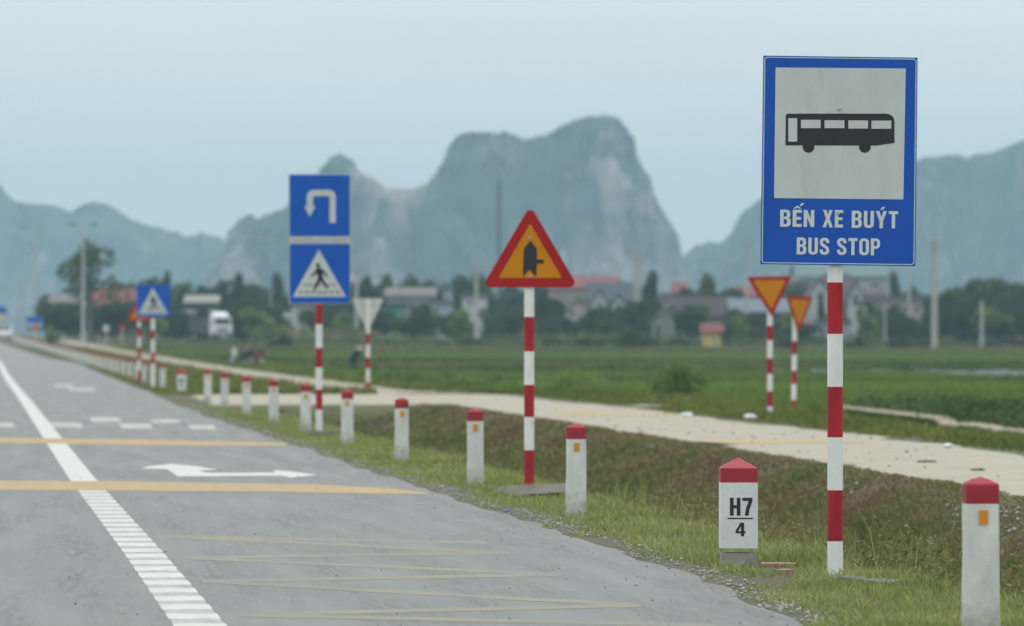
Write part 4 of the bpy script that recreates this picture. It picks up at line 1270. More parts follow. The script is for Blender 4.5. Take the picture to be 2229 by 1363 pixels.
bund(12, 443, 95, 443, 7000, 4, .5, 'reddish weedy strip on the far plain', mean=.8, leaf=.25)
bund(12, 546, 120, 546, 14000, 7, .9, 'weedy strip along the village edge', mean=.5, leaf=.32)
bund(28, 560, 120, 566, 9000, 6, 1.6, 'bushy green growth along the village edge', m=RICE2, mean=.35, leaf=.36)

# raised concrete canal
p0 = onz(1642, 828, -.55); 
cz = MB()
y_c = 270.0
pa, pb = at(1640, 741, y_c), at(2420, 741, y_c + 6)
seg = 24
for i in range(seg):
    q0 = pa.lerp(pb, i / seg); q1 = pa.lerp(pb, (i + 1) / seg)
    zt = [Hs(q.x, q.y) + .30 + .05 * math.sin(i * 1.7) for q in (q0, q1)]
    for (dy, th) in ((0, .12), (.9, .12)):
        vs = [(q0.x, q0.y + dy, -.9), (q1.x, q1.y + dy, -.9), (q1.x, q1.y + dy, zt[1]), (q0.x, q0.y + dy, zt[0]),
              (q0.x, q0.y + dy + th, -.9), (q1.x, q1.y + dy + th, -.9), (q1.x, q1.y + dy + th, zt[1]), (q0.x, q0.y + dy + th, zt[0])]
        cz.add(vs, [(0, 1, 2, 3), (5, 4, 7, 6), (3, 2, 6, 7)])
    zb0 = -.75
    cz.add([(q0.x, q0.y + .12, zb0), (q1.x, q1.y + .12, zb0), (q1.x, q1.y + .9, zb0), (q0.x, q0.y + .9, zb0)], [(0, 1, 2, 3)])
cv = cz.build('irrigation_canal', mat('pale_canal_concrete', (.42, .46, .47), .85, .15, 1.5, (.2, .22, .18), .55, .7, .8))
tag(cv, 'low pale concrete irrigation canal crossing behind the bright paddy', 'canal')

# ------------------------------------------------------------------ trees and bushes
LEAF_D = plant_mat('dark_leaf_green', [(0, (0.0242, 0.0427, 0.0147)), (.5, (0.0511, 0.0803, 0.0231)), (1, (0.1008, 0.1317, 0.0378))], .35, patch=.3)
LEAF_M = plant_mat('mid_leaf_green', [(0, (0.0349, 0.0577, 0.0168)), (.5, (0.0753, 0.1104, 0.0273)), (1, (0.1344, 0.1693, 0.0473))], .35, patch=.3)
LEAF_Y = plant_mat('fresh_leaf_green', [(0, (.095, .15, .045)), (.5, (.20, .275, .075)), (1, (.32, .37, .12))], .35, patch=.3, trans=.35)

def leaf_cloud(clumps, n, size, seed):
    """Leaves spread on and inside a set of uneven clumps: (centre, radii)."""
    g_ = np.random.default_rng(seed)
    w = np.array([c[1][0] * c[1][2] for c in clumps]); w = w / w.sum()
    ci = g_.choice(len(clumps), n, p=w)
    C = np.array([c[0] for c in clumps])[ci]; Rr = np.array([c[1] for c in clumps])[ci]
    d = g_.normal(0, 1, (n, 3)); d /= np.linalg.norm(d, axis=1)[:, None]
    r_ = g_.uniform(.35, 1.12, n) ** .6
    P_ = C + d * Rr * r_[:, None]
    tint = np.clip(g_.normal(.42, .16, n) + (g_.normal(0, .12, len(clumps)))[ci], 0, 1)
    dd = g_.normal(0, 1, (n, 3)); dd /= np.linalg.norm(dd, axis=1)[:, None]
    uu = np.cross(dd, g_.normal(0, 1, (n, 3))); uu /= np.linalg.norm(uu, axis=1)[:, None] + 1e-9
    s = (size * g_.uniform(.6, 1.4, n))[:, None]
    V = np.stack([P_ - dd * s * .5, P_ + uu * s * .34, P_ + dd * s * .6, P_ - uu * s * .34], 1).reshape(-1, 3)
    return V, (np.arange(n) * 4)[:, None] + np.array([[0, 1, 2, 3]]), np.repeat(tint, 4)

def make_tree(kind, seed, m):
    """A tree 1 unit tall and about 1 unit wide, scaled where it is placed."""
    r_ = random.Random(seed)
    root = thing('tree', 'tree', 'tree')
    tb = MB(); cl = []
    th = {'round': .2, 'open': .40, 'slim': .15, 'broad': .2}[kind]
    tb.tube((0, 0, -.05), (r_.uniform(-.02, .02), 0, th), .035, .024, 8)
    top = Vector((0, 0, th))
    nl = {'round': 10, 'open': 9, 'slim': 6, 'broad': 12}[kind]
    for i in range(nl):
        a = 6.28 * i / nl + r_.uniform(-.4, .4)
        if kind == 'slim':
            zc = .25 + .65 * i / (nl - 1); rad = .05; sz = .30 * (1.05 - zc) + .10
        elif kind == 'open':
            zc = r_.uniform(.42, .9); rad = r_.uniform(.12, .38) * (1.25 - abs(zc - .6)); sz = r_.uniform(.10, .17)
        elif kind == 'broad':
            zc = r_.uniform(.28, .82); rad = r_.uniform(.1, .36); sz = r_.uniform(.16, .25)
        else:
            zc = r_.uniform(.26, .84); rad = r_.uniform(.05, .28) * (1.2 - .6 * abs(zc - .5)); sz = r_.uniform(.16, .25)
        c = Vector((rad * math.cos(a), rad * math.sin(a), zc))
        tb.tube(top.lerp(Vector((0, 0, .1)), r_.uniform(0, .3)), c, .014, .005, 5, caps=False)
        cl.append((tuple(c), (sz * r_.uniform(.9, 1.25), sz * r_.uniform(.9, 1.2), sz * r_.uniform(.65, .95))))
    if kind != 'slim':
        cl.append(((r_.uniform(-.08, .08), 0, .84), (.14, .14, .13)))
        cl.append(((0, 0, .6), (.2, .2, .18)) if kind != 'open' else ((.05, 0, .55), (.12, .12, .1)))
    V, Fc, T = leaf_cloud(cl, 3400 if kind != 'open' else 1150, .06 if kind != 'open' else .05, seed)
    np_mesh('crown', V, Fc, m, tint=T, parent=root)
    tb.build('trunk', BARK, root)
    return root

protos = {}
used_first = set()
def tree(kind, m, px, ytop, wpx, Z, label, group='trees around the far village', base=None, var=0):
    key = (kind, m.name, var)
    k = Z / FPX
    p = at(px, 741, Z); z = Hs(p.x, p.y)
    h = 1.3 + (741 - ytop) * k - z
    w = wpx * k * (1.25 if kind != 'open' else 1.0)
    if key not in protos:
        protos[key] = make_tree(kind, 100 + len(protos) * 7, m)
    loc = (p.x, p.y, z)
    sc_ = (w, w, h * 1.02)
    rz = rnd.uniform(0, 6.28)
    if key not in used_first:
        used_first.add(key); r_ = protos[key]
        r_.location = loc; r_.rotation_euler = (0, 0, rz); r_.scale = sc_; r_['label'] = label; r_['group'] = group
        return r_
    return dup(protos[key], loc, rz, label, group, sc_)

TREES = [
    ('open', LEAF_M, 196, 518, 165, 560, 'tall open crowned tree behind the grey lamp post'),
    ('broad', LEAF_D, 128, 658, 80, 575, 'dark low tree at the left end of the village row'),
    ('round', LEAF_D, 166, 662, 70, 580, 'dark tree below the tall open crowned tree'),
    ('round', LEAF_D, 205, 668, 60, 575, 'dark tree in front of the pale wall below the red roof'),
    ('broad', LEAF_D, 250, 652, 90, 570, 'dark broad tree in front of the red roof'),
    ('round', LEAF_D, 292, 650, 60, 590, 'dark tree just behind the orange triangle and blue sign'),
    ('round', LEAF_M, 328, 604, 70, 640, 'tree whose top rises behind the small blue pedestrian sign'),
    ('slim', LEAF_D, 362, 596, 40, 650, 'pointed dark tree just beyond the small blue sign edge'),
    ('round', LEAF_D, 395, 628, 70, 660, 'dark tree left of the pale roofed shed'),
    ('round', LEAF_D, 436, 620, 60, 665, 'dark tree above the pale roofed shed'),
    ('round', LEAF_D, 482, 610, 62, 650, 'dark tree above the white truck'),
    ('slim', LEAF_D, 523, 600, 50, 650, 'pointed dark tree left of the double blue sign'),
    ('round', LEAF_M, 560, 618, 64, 640, 'mid green tree between two pointed trees near the double sign'),
    ('slim', LEAF_M, 604, 600, 56, 640, 'pointed green tree just beside the double blue sign'),
    ('broad', LEAF_D, 540, 652, 90, 615, 'dark broad tree behind the motorbikes'),
    ('round', LEAF_Y, 580, 690, 60, 560, 'fresh green tree low in front of the dark broad tree'),
    ('broad', LEAF_D, 640, 640, 90, 640, 'dark tree hidden behind the double blue sign'),
    ('round', LEAF_D, 797, 598, 56, 650, 'dark tree above the grey sign back'),
    ('round', LEAF_M, 845, 600, 62, 650, 'green tree above the green tin shed'),
    ('round', LEAF_M, 893, 594, 66, 650, 'tallest green tree above the long grey shed'),
    ('round', LEAF_D, 925, 610, 50, 660, 'dark tree at the right end of the long grey shed'),
    ('broad', LEAF_D, 1000, 598, 90, 680, 'dark tree behind the small white upper house'),
    ('round', LEAF_D, 1054, 600, 60, 690, 'dark tree behind the warning triangle left corner'),
    ('round', LEAF_M, 985, 680, 70, 590, 'low green tree in front of the blue grey house'),
    ('round', LEAF_D, 1068, 672, 60, 600, 'dark tree below the small white upper house'),
    ('round', LEAF_M, 1105, 668, 70, 600, 'green tree left of the warning triangle pole'),
    ('broad', LEAF_D, 1185, 640, 90, 600, 'dark tree right of the warning triangle pole'),
    ('round', LEAF_D, 1232, 690, 70, 580, 'dark tree in front of the small gabled house'),
    ('round', LEAF_D, 1300, 668, 64, 585, 'dark tree in front of the slate roofed house'),
    ('round', LEAF_M, 1350, 664, 66, 585, 'green tree left of the double power pole'),
    ('slim', LEAF_D, 1419, 596, 56, 620, 'pointed dark tree right of the double power pole'),
    ('broad', LEAF_D, 1410, 650, 70, 610, 'dark tree at the foot of the double power pole'),
    ('round', LEAF_M, 1540, 598, 74, 690, 'tree rising above the purple brown roof'),
    ('broad', LEAF_D, 1505, 624, 60, 690, 'dark tree left above the purple brown roof'),
    ('round', LEAF_D, 1588, 628, 60, 690, 'dark tree right above the purple brown roof'),
    ('round', LEAF_D, 1618, 634, 60, 690, 'dark tree behind the larger orange sign'),
    ('round', LEAF_M, 1594, 672, 62, 575, 'round green tree right of the yellow hut'),
    ('slim', LEAF_D, 1788, 640, 26, 600, 'slim dark tree in front of the white gabled house'),
    ('round', LEAF_M, 1895, 655, 60, 590, 'green tree between the two pale village poles'),
    ('slim', LEAF_D, 1946, 598, 44, 660, 'dark ragged tree beside the bus stop sign corner'),
    ('round', LEAF_D, 1985, 626, 50, 660, 'dark tree behind the thin pole near the big pole'),
    ('round', LEAF_D, 1950, 676, 60, 580, 'low dark tree in front of the pinkish house'),
    ('broad', LEAF_M, 2065, 630, 100, 600, 'green tree just right of the big concrete power pole'),
    ('broad', LEAF_D, 2120, 606, 110, 640, 'tall dark tree at the left of the big right clump'),
    ('broad', LEAF_M, 2178, 602, 110, 620, 'highest tree of the big right clump'),
    ('broad', LEAF_D, 2235, 616, 110, 610, 'dark tree of the big clump at the photo edge'),
    ('round', LEAF_D, 2095, 668, 80, 570, 'low dark tree behind the short pale pole'),
    ('round', LEAF_M, 2165, 672, 90, 565, 'low green tree right of the short pale pole'),
    ('round', LEAF_D, 2215, 662, 80, 575, 'low dark tree at the photo edge under the big clump'),
]
for i, a in enumerate(TREES):
    tree(*a, var=(i % 2 if a[0] in ('round', 'broad') else 0))
for i in range(62):                            # the continuous growth behind the roofs
    px = 95 + i * 35 + rnd.uniform(-14, 14)
    if 1445 < px < 1505 or 1640 < px < 1655: continue
    tree(rnd.choice(['round', 'broad']), rnd.choice([LEAF_D, LEAF_D, LEAF_M]), px, rnd.uniform(606, 642), rnd.uniform(60, 95), rnd.uniform(715, 790), 'hazy tree in the unbroken tree line behind the village roofs', 'tree line behind the village roofs', var=i % 2)
for i in range(84):                            # garden trees in front of the houses
    px = 330 + i * 23 + rnd.uniform(-12, 12)
    if any(a_ < px < b_ for a_, b_ in ((440, 515), (636, 690), (828, 888), (925, 975), (1012, 1056), (1240, 1275), (1440, 1500), (1505, 1575), (1770, 1800), (1850, 1880))): continue
    tree(rnd.choice(['round', 'broad']), rnd.choice([LEAF_D, LEAF_D, LEAF_M, LEAF_Y]), px, rnd.uniform(656, 714) + (14 if 1650 < px < 1900 else 0), rnd.uniform(40, 76), rnd.uniform(562, 596), 'small garden tree in the mixed greenery at the foot of the village houses', 'garden trees in front of the village houses', var=i % 2)

def bush(px, ytop, ybase, wpx, Z, m, label, seed, n=900, leaf=None, group=None):
    k = Z / FPX
    p = at(px, 741, Z); z = Hs(p.x, p.y)
    zt = 1.3 + (741 - ytop) * k - z; w = wpx * k
    r_ = random.Random(seed)
    root = thing('bush', label, 'bush', (p.x, p.y, z), 0, group)
    cl = []; st = MB()
    for i in range(9):
        a = r_.uniform(0, 6.28); rr = r_.uniform(0, .36) * w
        hz_ = zt * r_.uniform(.3, .82) * (1 - .8 * (rr / w) ** 1.2)
        c = (rr * math.cos(a), rr * math.sin(a), hz_)
        sz = w * r_.uniform(.12, .22)
        cl.append((c, (sz, sz, min(sz * .8, zt * .3))))
        st.tube((0, 0, -.05), c, .02 * w + .005, .008, 5, caps=False)
    cl.append(((0, 0, zt * .35), (w * .3, w * .3, zt * .3))); cl.append(((w * r_.uniform(-.12, .05), 0, zt * .8), (w * .12, w * .12, zt * .2)))
    V, Fc, T = leaf_cloud(cl, n, leaf or max(.05, w * .07), seed)
    np_mesh('foliage', V, Fc, m, tint=T, parent=root)
    st.build('stems', BARK, root)
    return root
BG = 'bushes on the plain'
for a in [(1480, 786, 866, 215, 150, LEAF_Y, 'dense green bush left of the larger orange sign', 1, 2600, .09),
          (1010, 814, 860, 190, 160, LEAF_Y, 'low dark green bush beyond the side road, left of the warning pole', 2, 1200, .08),
          (1300, 820, 866, 170, 152, LEAF_Y, 'small dark bush left of the dense green bush', 3, 1000, .07),
          (1235, 798, 862, 260, 158, LEAF_Y, 'pale yellow-green clump beyond the warning triangle pole', 4, 1500, .08),
          (1370, 712, 770, 120, 500, LEAF_M, 'broad green bush under the double power pole', 5, 1500, .2),
          (1705, 735, 772, 90, 500, LEAF_D, 'dark bush behind the smaller orange sign', 6, 900, .2),
          (1868, 732, 768, 70, 500, LEAF_D, 'dark bush right of the bus stop pole', 7, 900, .2),
          (1955, 728, 768, 90, 505, LEAF_D, 'dark bush left of the big concrete pole', 8, 900, .2),
          (1970, 790, 818, 32, 285, LEAF_D, 'small dark bush standing alone behind the canal', 9, 500, .09),
          (1905, 795, 815, 28, 285, LEAF_D, 'tiny dark bush behind the canal, left of the lone one', 10, 300, .09),
          (2088, 796, 815, 26, 285, LEAF_D, 'tiny dark bush behind the canal, right of the lone one', 11, 300, .09),
          (110, 704, 740, 40, 500, LEAF_Y, 'bright green bush at the end of the post row', 12, 700, .16),
          (2010, 735, 765, 70, 520, LEAF_M, 'green bush at the foot of the big concrete pole', 13, 700, .2),
          (610, 735, 770, 80, 500, LEAF_D, 'dark bush behind the motorbikes', 14, 900, .2),
          (1280, 735, 765, 90, 520, LEAF_D, 'dark bush between the warning sign and the double power pole', 15, 900, .2)]:
    bush(*a, group=BG)
for i in range(22):
    px = 760 + i * 67 + rnd.uniform(-25, 25)
    bush(px, 742 + rnd.uniform(-14, 6), 768, rnd.uniform(50, 100), 545 + rnd.uniform(-10, 14), rnd.choice([LEAF_D, LEAF_M, LEAF_M]), 'low green bush in the hedge line at the foot of the village', 200 + i, 420, .26, 'hedge bushes at the village foot')

# ------------------------------------------------------------------ village houses
def house(name, label, x0, x1, y_eave, y_ridge, Z, wall, roof, depth=9.0, gable_front=False, openings=(), base=None, over=.35, floor_line=None, flat=False, rz=0.0, cat='house'):
    """Walls with a pitched (or flat) roof; openings = (kind, x0, x1, y0, y1) in photo pixels on the front wall."""
    k = Z / FPX; cx = (x0 + x1) / 2
    p = at(cx, 741, Z); z = Hs(p.x, p.y)
    root = thing(name, label, cat, (p.x, p.y, z), -YAW + rz, 'village houses' if cat == 'house' else None)
    hz_ = lambda py: 1.3 + (741 - py) * k - z
    w = (x1 - x0) * k; e = hz_(y_eave); r_ = hz_(y_ridge); d = depth
    mb = MB()
    mb.add([(-w / 2, 0, -.8), (w / 2, 0, -.8), (w / 2, d, -.8), (-w / 2, d, -.8), (-w / 2, 0, e), (w / 2, 0, e), (w / 2, d, e), (-w / 2, d, e)],
           [(0, 1, 5, 4), (1, 2, 6, 5), (2, 3, 7, 6), (3, 0, 4, 7), (4, 5, 6, 7)])
    if not flat:
        if gable_front:
            mb.add([(-w / 2, 0, e), (w / 2, 0, e), (0, 0, r_ - .12)], [(0, 1, 2)]); mb.add([(-w / 2, d, e), (w / 2, d, e), (0, d, r_ - .12)], [(1, 0, 2)])
        else:
            mb.add([(-w / 2, 0, e), (-w / 2, d, e), (-w / 2, d / 2, r_ - .12)], [(1, 0, 2)]); mb.add([(w / 2, 0, e), (w / 2, d, e), (w / 2, d / 2, r_ - .12)], [(0, 1, 2)])
    mb.build('wall', wall, root)
    rb = MB(); o_ = over; t_ = .14
    if flat:
        rb.box((0, d / 2, e + .12), (w + .5, d + .5, .22))
        rb.box((0, -.1, e + .12 + max(.15, (r_ - e) / 2)), (w + .4, .16, max(.2, r_ - e - .2)))
    elif gable_front:
        sl = (r_ - e) / (w / 2)
        for s in (-1, 1):
            xe, ze = s * (w / 2 + o_), e - sl * o_ + .03
            vs = [(xe, -o_, ze), (0, -o_, r_ + .03), (0, d + o_, r_ + .03), (xe, d + o_, ze)]
            vs += [(a, b_, c + t_) for a, b_, c in vs]
            rb.add(vs, [(0, 1, 2, 3), (7, 6, 5, 4), (0, 4, 5, 1), (1, 5, 6, 2), (2, 6, 7, 3), (3, 7, 4, 0)])
    else:
        sl = (r_ - e) / (d / 2)
        for s in (0, 1):
            ye = -o_ if s == 0 else d + o_; ze = e - sl * o_ + .03
            vs = [(-w / 2 - o_, ye, ze), (w / 2 + o_, ye, ze), (w / 2 + o_, d / 2, r_ + .03), (-w / 2 - o_, d / 2, r_ + .03)]
            vs += [(a, b_, c + t_) for a, b_, c in vs]
            rb.add(vs, [(0, 1, 2, 3), (7, 6, 5, 4), (0, 4, 5, 1), (1, 5, 6, 2), (2, 6, 7, 3), (3, 7, 4, 0)])
    rb.build('roof', roof, root, recalc=True)
    for (kd, a, b_, ya, yb) in openings:
        X0, X1 = (a - cx) * k, (b_ - cx) * k; Z1, Z0 = hz_(ya), hz_(yb)
        fr = MB().ring([(X0, Z0), (X1, Z0), (X1, Z1), (X0, Z1)], [(X0 + .1, Z0 + .1), (X1 - .1, Z0 + .1), (X1 - .1, Z1 - .1), (X0 + .1, Z1 - .1)], -.06, -.001)
        fo = fr.build(kd, mat('window_frame_paint', (.45, .46, .45), .6), root)
        pn = MB().prism([(X0 + .1, Z0 + .1), (X1 - .1, Z0 + .1), (X1 - .1, Z1 - .1), (X0 + .1, Z1 - .1)], -.03, -.005)
        pn.build('pane' if kd == 'window' else 'door_leaf', mat('dark_glass', (.03, .035, .04), .2) if kd == 'window' else mat('dark_door', (.05, .05, .045), .6), fo)
    return root

W_WHITE = mat('white_render', (.50, .505, .49), .8, .08, .6, (.34, .335, .31), .6, .75, .5)
W_GREY = mat('grey_render', (.25, .255, .24), .85, .12, .5, (.2, .2, .18), .55, .7, .6)
W_PINK = mat('pinkish_render', (.33, .285, .265), .85, .1, .5)
W_BLUE = mat('pale_blue_render', (.33, .37, .43), .8, .08, .5)
W_YEL = mat('yellow_render', (.66, .50, .17), .8, .07, .8, (.5, .38, .15), .6, .75, 1)
W_GREEN = mat('green_tin', (.06, .27, .21), .6, .08, .8)
W_DARK = mat('dark_timber', (.06, .055, .055), .9, .25, 1)
R_RED = mat('red_tile_roof', (.22, .06, .055), .8, .12, 1, (.16, .055, .05), .55, .7, .6)
R_PURPLE = mat('purple_brown_tile_roof', (.042, .031, .037), .85, .15, 1)
R_SLATE = mat('slate_roof', (.042, .055, .070), .75, .12, 1)
R_GREY = mat('grey_sheet_roof', (.14, .14, .135), .7, .12, .7)
R_LBLUE = mat('blue_grey_sheet_roof', (.115, .14, .17), .6, .1, .7)
R_GREEN = mat('green_sheet_roof', (.07, .15, .14), .6, .1, .5)
R_PALE = mat('pale_sheet_roof', (.27, .27, .235), .7, .1, .7)

house('house', 'house with a long red tiled roof behind dark trees left of the small blue sign', 205, 312, 664, 630, 620, W_PINK, R_RED, 8, False, [('window', 225, 240, 680, 700), ('window', 268, 284, 680, 700)])
house('house', 'grey roofed house left of the tall open crowned tree', 110, 176, 660, 640, 680, W_GREY, R_GREY, 9, False, [('window', 125, 138, 672, 690)])
house('shed', 'shed with a pale roof above the dark cargo of the truck', 405, 470, 660, 645, 640, W_DARK, R_PALE, 8, False, [('door', 420, 434, 680, 720)], cat='shed')
house('shed', 'long dark timber shed behind the truck', 345, 458, 694, 676, 600, W_DARK, mat('dull_grey_roof', (.075, .075, .08), .8, .1, .6), 10, False, [('door', 372, 392, 702, 738)], cat='shed')
house('house', 'plain white wall house behind the double sign pole', 634, 684, 668, 664, 600, W_WHITE, R_GREY, 7, flat=True, openings=[('window', 646, 656, 684, 698)])
house('house', 'low grey house left of the double sign pole', 560, 640, 696, 682, 610, W_GREY, R_GREY, 7, False, [('window', 585, 598, 706, 722)])
house('shed', 'green tin walled shed right of the grey sign back', 833, 884, 668, 662, 600, W_GREEN, R_SLATE, 6, flat=True, openings=[('door', 872, 882, 676, 700)], cat='shed')
house('house', 'long house with a pinkish grey roof above the green shed', 842, 944, 646, 628, 640, W_GREY, mat('pinkish_grey_roof', (.17, .15, .14), .8, .1, .7), 10, False, [('window', 890, 902, 655, 675), ('window', 912, 926, 655, 675)])
house('house', 'tall narrow pale blue house left of the small white upper house', 964, 984, 632, 624, 650, W_BLUE, R_LBLUE, 8, flat=True, openings=[('window', 969, 976, 642, 656)])
house('house', 'wide pale blue house with flat roof below the long roofed house', 935, 985, 662, 656, 630, W_BLUE, R_LBLUE, 8, flat=True, openings=[('window', 944, 956, 670, 684)])
house('shed', 'small red tin shed below the long roofed house', 898, 946, 698, 690, 590, mat('faded_red_tin', (.30, .12, .12), .7, .1, .8), R_GREY, 5, False, [('door', 915, 926, 702, 720)], cat='shed')
house('house', 'small white upper house left of the warning triangle', 1006, 1060, 648, 641, 640, W_WHITE, R_GREY, 7, flat=True, openings=[('window', 1018, 1028, 654, 666)])
house('house', 'house with a wide bright red roof beside the warning triangle corner', 1196, 1342, 628, 602, 700, W_PINK, R_RED, 12, False, [('window', 1270, 1282, 636, 655)])
house('house', 'slate roofed house under the wide red roof', 1282, 1382, 655, 616, 650, W_GREY, R_SLATE, 10, False, [('window', 1330, 1344, 662, 680)])
house('house', 'narrow pale gabled house front joined to the slate roof', 1288, 1322, 662, 628, 640, W_WHITE, R_SLATE, 6, True, [('window', 1300, 1309, 656, 672)])
house('house', 'second pale gabled house front near the double power pole', 1330, 1364, 666, 642, 640, W_WHITE, R_SLATE, 6, True, [('window', 1342, 1350, 660, 674)])
house('house', 'small pinkish gabled house below the wide red roof', 1226, 1292, 684, 648, 620, mat('pale_pink_render', (.40, .345, .32), .8, .1, .6), R_SLATE, 8, True, [('window', 1240, 1250, 672, 690), ('door', 1258, 1268, 686, 720)])
house('house', 'house with a big purple brown roof above the grey gable', 1448, 1598, 690, 648, 650, W_GREY, R_PURPLE, 14, False, [('window', 1560, 1575, 698, 716)])
house('house', 'pale grey upper house above the purple brown roof', 1440, 1484, 648, 638, 690, mat('pale_grey_render', (.36, .375, .36), .8, .08, .6), R_GREY, 8, flat=True, openings=[('window', 1455, 1466, 652, 664)])
house('house', 'grey gabled house with a dark window left of the yellow hut', 1408, 1512, 708, 666, 590, W_GREY, R_GREY, 9, True, [('window', 1464, 1490, 702, 722), ('door', 1425, 1440, 706, 745)])
house('hut', 'small yellow hut with a red roof standing at the field edge', 1532, 1568, 722, 708, 520, W_YEL, R_RED, 2.2, False, [('door', 1553, 1560, 732, 760)], cat='hut')
house('house', 'long house with a blue grey tin roof behind the larger orange sign', 1592, 1740, 680, 652, 640, W_DARK, R_LBLUE, 10, False, [('door', 1634, 1650, 690, 722)])
house('shed', 'low shed with a faded red roof behind the smaller orange sign', 1696, 1760, 712, 702, 580, W_DARK, R_RED, 5, False, [('door', 1720, 1735, 716, 740)], cat='shed')
house('warehouse', 'large warehouse with a pale green roof behind the bus stop pole', 1738, 1932, 604, 570, 760, mat('pale_grey_tin', (.36, .37, .37), .7, .06, .4), R_GREEN, 20, False, [('window', 1895, 1915, 615, 625)], cat='warehouse')
house('house', 'white gabled house left of the bus stop pole', 1756, 1812, 650, 606, 650, W_WHITE, mat('brown_slate_roof', (.095, .072, .072), .8, .12, .8), 9, True, [('window', 1778, 1792, 636, 656)])
house('house', 'white house with a narrow steep gable right of the bus stop pole', 1846, 1882, 652, 612, 645, W_WHITE, mat('brown_slate_roof', (.15, .12, .12)), 9, True, [('window', 1856, 1870, 640, 668)])
house('house', 'brown roofed wing between the two white gables', 1800, 1852, 668, 598, 655, W_WHITE, mat('brown_slate_roof', (.15, .12, .12)), 9, False, [('window', 1838, 1846, 676, 690)])
house('house', 'pinkish two storey house behind the thin pole near the bus stop sign', 1922, 2012, 656, 646, 640, W_PINK, R_GREY, 9, flat=True, openings=[('window', 1935, 1950, 664, 680), ('window', 1965, 1980, 664, 680), ('window', 1990, 2002, 664, 680), ('window', 1962, 1978, 692, 706)])
house('house', 'small brown roofed house right of the white steep gable', 1880, 1925, 644, 628, 660, W_PINK, mat('brown_slate_roof', (.15, .12, .12)), 8, False, [('window', 1895, 1908, 652, 664)])
house('shed', 'pale blue tin shed by the foot of the bus stop pole in the distance', 1778, 1850, 706, 700, 575, mat('pale_blue_tin', (.30, .36, .42), .6, .1, .8), R_LBLUE, 5, flat=True, openings=[('door', 1784, 1796, 715, 742)], cat='shed')
house('shed', 'low dark brick shed at the photo edge under the big tree clump', 2155, 2232, 748, 742, 520, mat('dark_brick_wall', (.12, .10, .095), .9, .2, 1.5), W_DARK, 4, flat=True, openings=[('door', 2185, 2196, 752, 768)], cat='shed')
house('house', 'red roofed house peeping above the dark trees near the orange sign', 1600, 1640, 645, 626, 720, W_PINK, R_RED, 8, False, [('window', 1612, 1620, 650, 660)])
house('house', 'red topped house beside the purple brown roof', 1470, 1496, 640, 616, 740, W_WHITE, R_RED, 8, False, [('window', 1478, 1486, 646, 654)])

# ------------------------------------------------------------------ power poles
POLE = mat('pale_pole_concrete', (.44, .43, .40), .85, .12, 2, (.3, .29, .27), .55, .7, 1)
def power_pole(label, px, ytop, ybase, Z, wpx, arms=True, twin=0, grp='power poles by the village', m=None):
    k = Z / FPX; p = at(px, 741, Z); z = Hs(p.x, p.y)
    root = thing('power_pole', label, 'power pole', (p.x, p.y, z), -YAW, grp)
    h = 1.3 + (741 - ytop) * k - z; r_ = wpx * k / 2
    offs = (-twin * k / 2, twin * k / 2) if twin else (0,)
    for o_ in offs:
        MB().tube((o_, 0, -.5), (o_, 0, h), r_, r_ * .72, 10).build('post', m or POLE, root)
    if arms:
        for (dz, w) in ((.25, 2.0), (.95, 1.5)):
            ca_ = MB().box((0, 0 if not twin else r_ + .05, h - dz), (w + twin * k, .12 if twin else r_ * 2.6, .11)).build('crossarm', STEEL, root)
            for s in (-1, 0, 1):
                MB().tube((s * w * .45, 0, h - dz + .055), (s * w * .45, 0, h - dz + .32), .07, .045, 8).build('insulator', mat('brown_porcelain', (.12, .07, .05), .3), ca_)
    return root
power_pole('big concrete power pole right of the bus stop sign', 2034, 517, 755, 500, 15)
power_pole('thin pale power pole between the bus stop sign and the big pole', 1979, 575, 720, 600, 9, False)
power_pole('twin concrete power pole right of the warning triangle', 1388, 548, 712, 600, 8, True, 9)
power_pole('pale power pole left of the warning triangle', 1037, 566, 735, 560, 9)
power_pole('short pale pole in front of the big right tree clump', 2137, 656, 746, 520, 9, False)
power_pole('thin power pole with crossarms above the larger orange sign', 1624, 525, 700, 620, 8)
power_pole('faint power pole left of the larger orange sign', 1588, 566, 690, 740, 5)
power_pole('faint power pole above the slate roofed house', 1346, 572, 690, 740, 5)
power_pole('pale power pole just beside the double blue sign', 776, 574, 735, 580, 10)
power_pole('short grey pole right of the bus stop pole', 1882, 664, 715, 580, 7, False)
power_pole('short grey pole in front of the pinkish house', 1926, 672, 725, 560, 6, False)
power_pole('faint thin pole between the white truck and the double sign', 590, 640, 725, 600, 4, False)
power_pole('tall faint pylon pole in front of the main hill', 1086, 385, 600, 1250, 8, m=mat('dark_steel_mast', (.05, .055, .055), .7))
def lamp_post(label, px, ytop, Z, wpx):
    k = Z / FPX; p = at(px, 741, Z); z = Hs(p.x, p.y)
    root = thing('lamp_post', label, 'lamp post', (p.x, p.y, z), -YAW, 'tall lamp posts by the road')
    h = 1.3 + (741 - ytop) * k - z; r_ = wpx * k / 2
    MB().tube((0, 0, -.5), (0, 0, h), r_, r_ * .5, 10).build('post', STEEL, root)
    for s in (-1, 1):
        a_ = MB().tube((0, 0, h - .3), (s * 1.0, 0, h), .06, .05, 6).build('arm', STEEL, root)
        MB().box((s * 1.0, 0, h + .05), (.75, .3, .18)).build('lamp_head', mat('grey_lamp_housing', (.25, .26, .26), .5), a_)
    return root
lamp_post('tall grey lamp post in front of the open crowned tree', 181, 490, 500, 8)
lamp_post('tall faint lamp post left of the open crowned tree', 73, 496, 640, 6)
power_pole('faint thin pole at the far end of the road', 37, 610, 745, 640, 4, False)
power_pole('faint thin pole beside the hazy blue road sign', 52, 600, 745, 660, 4, False)

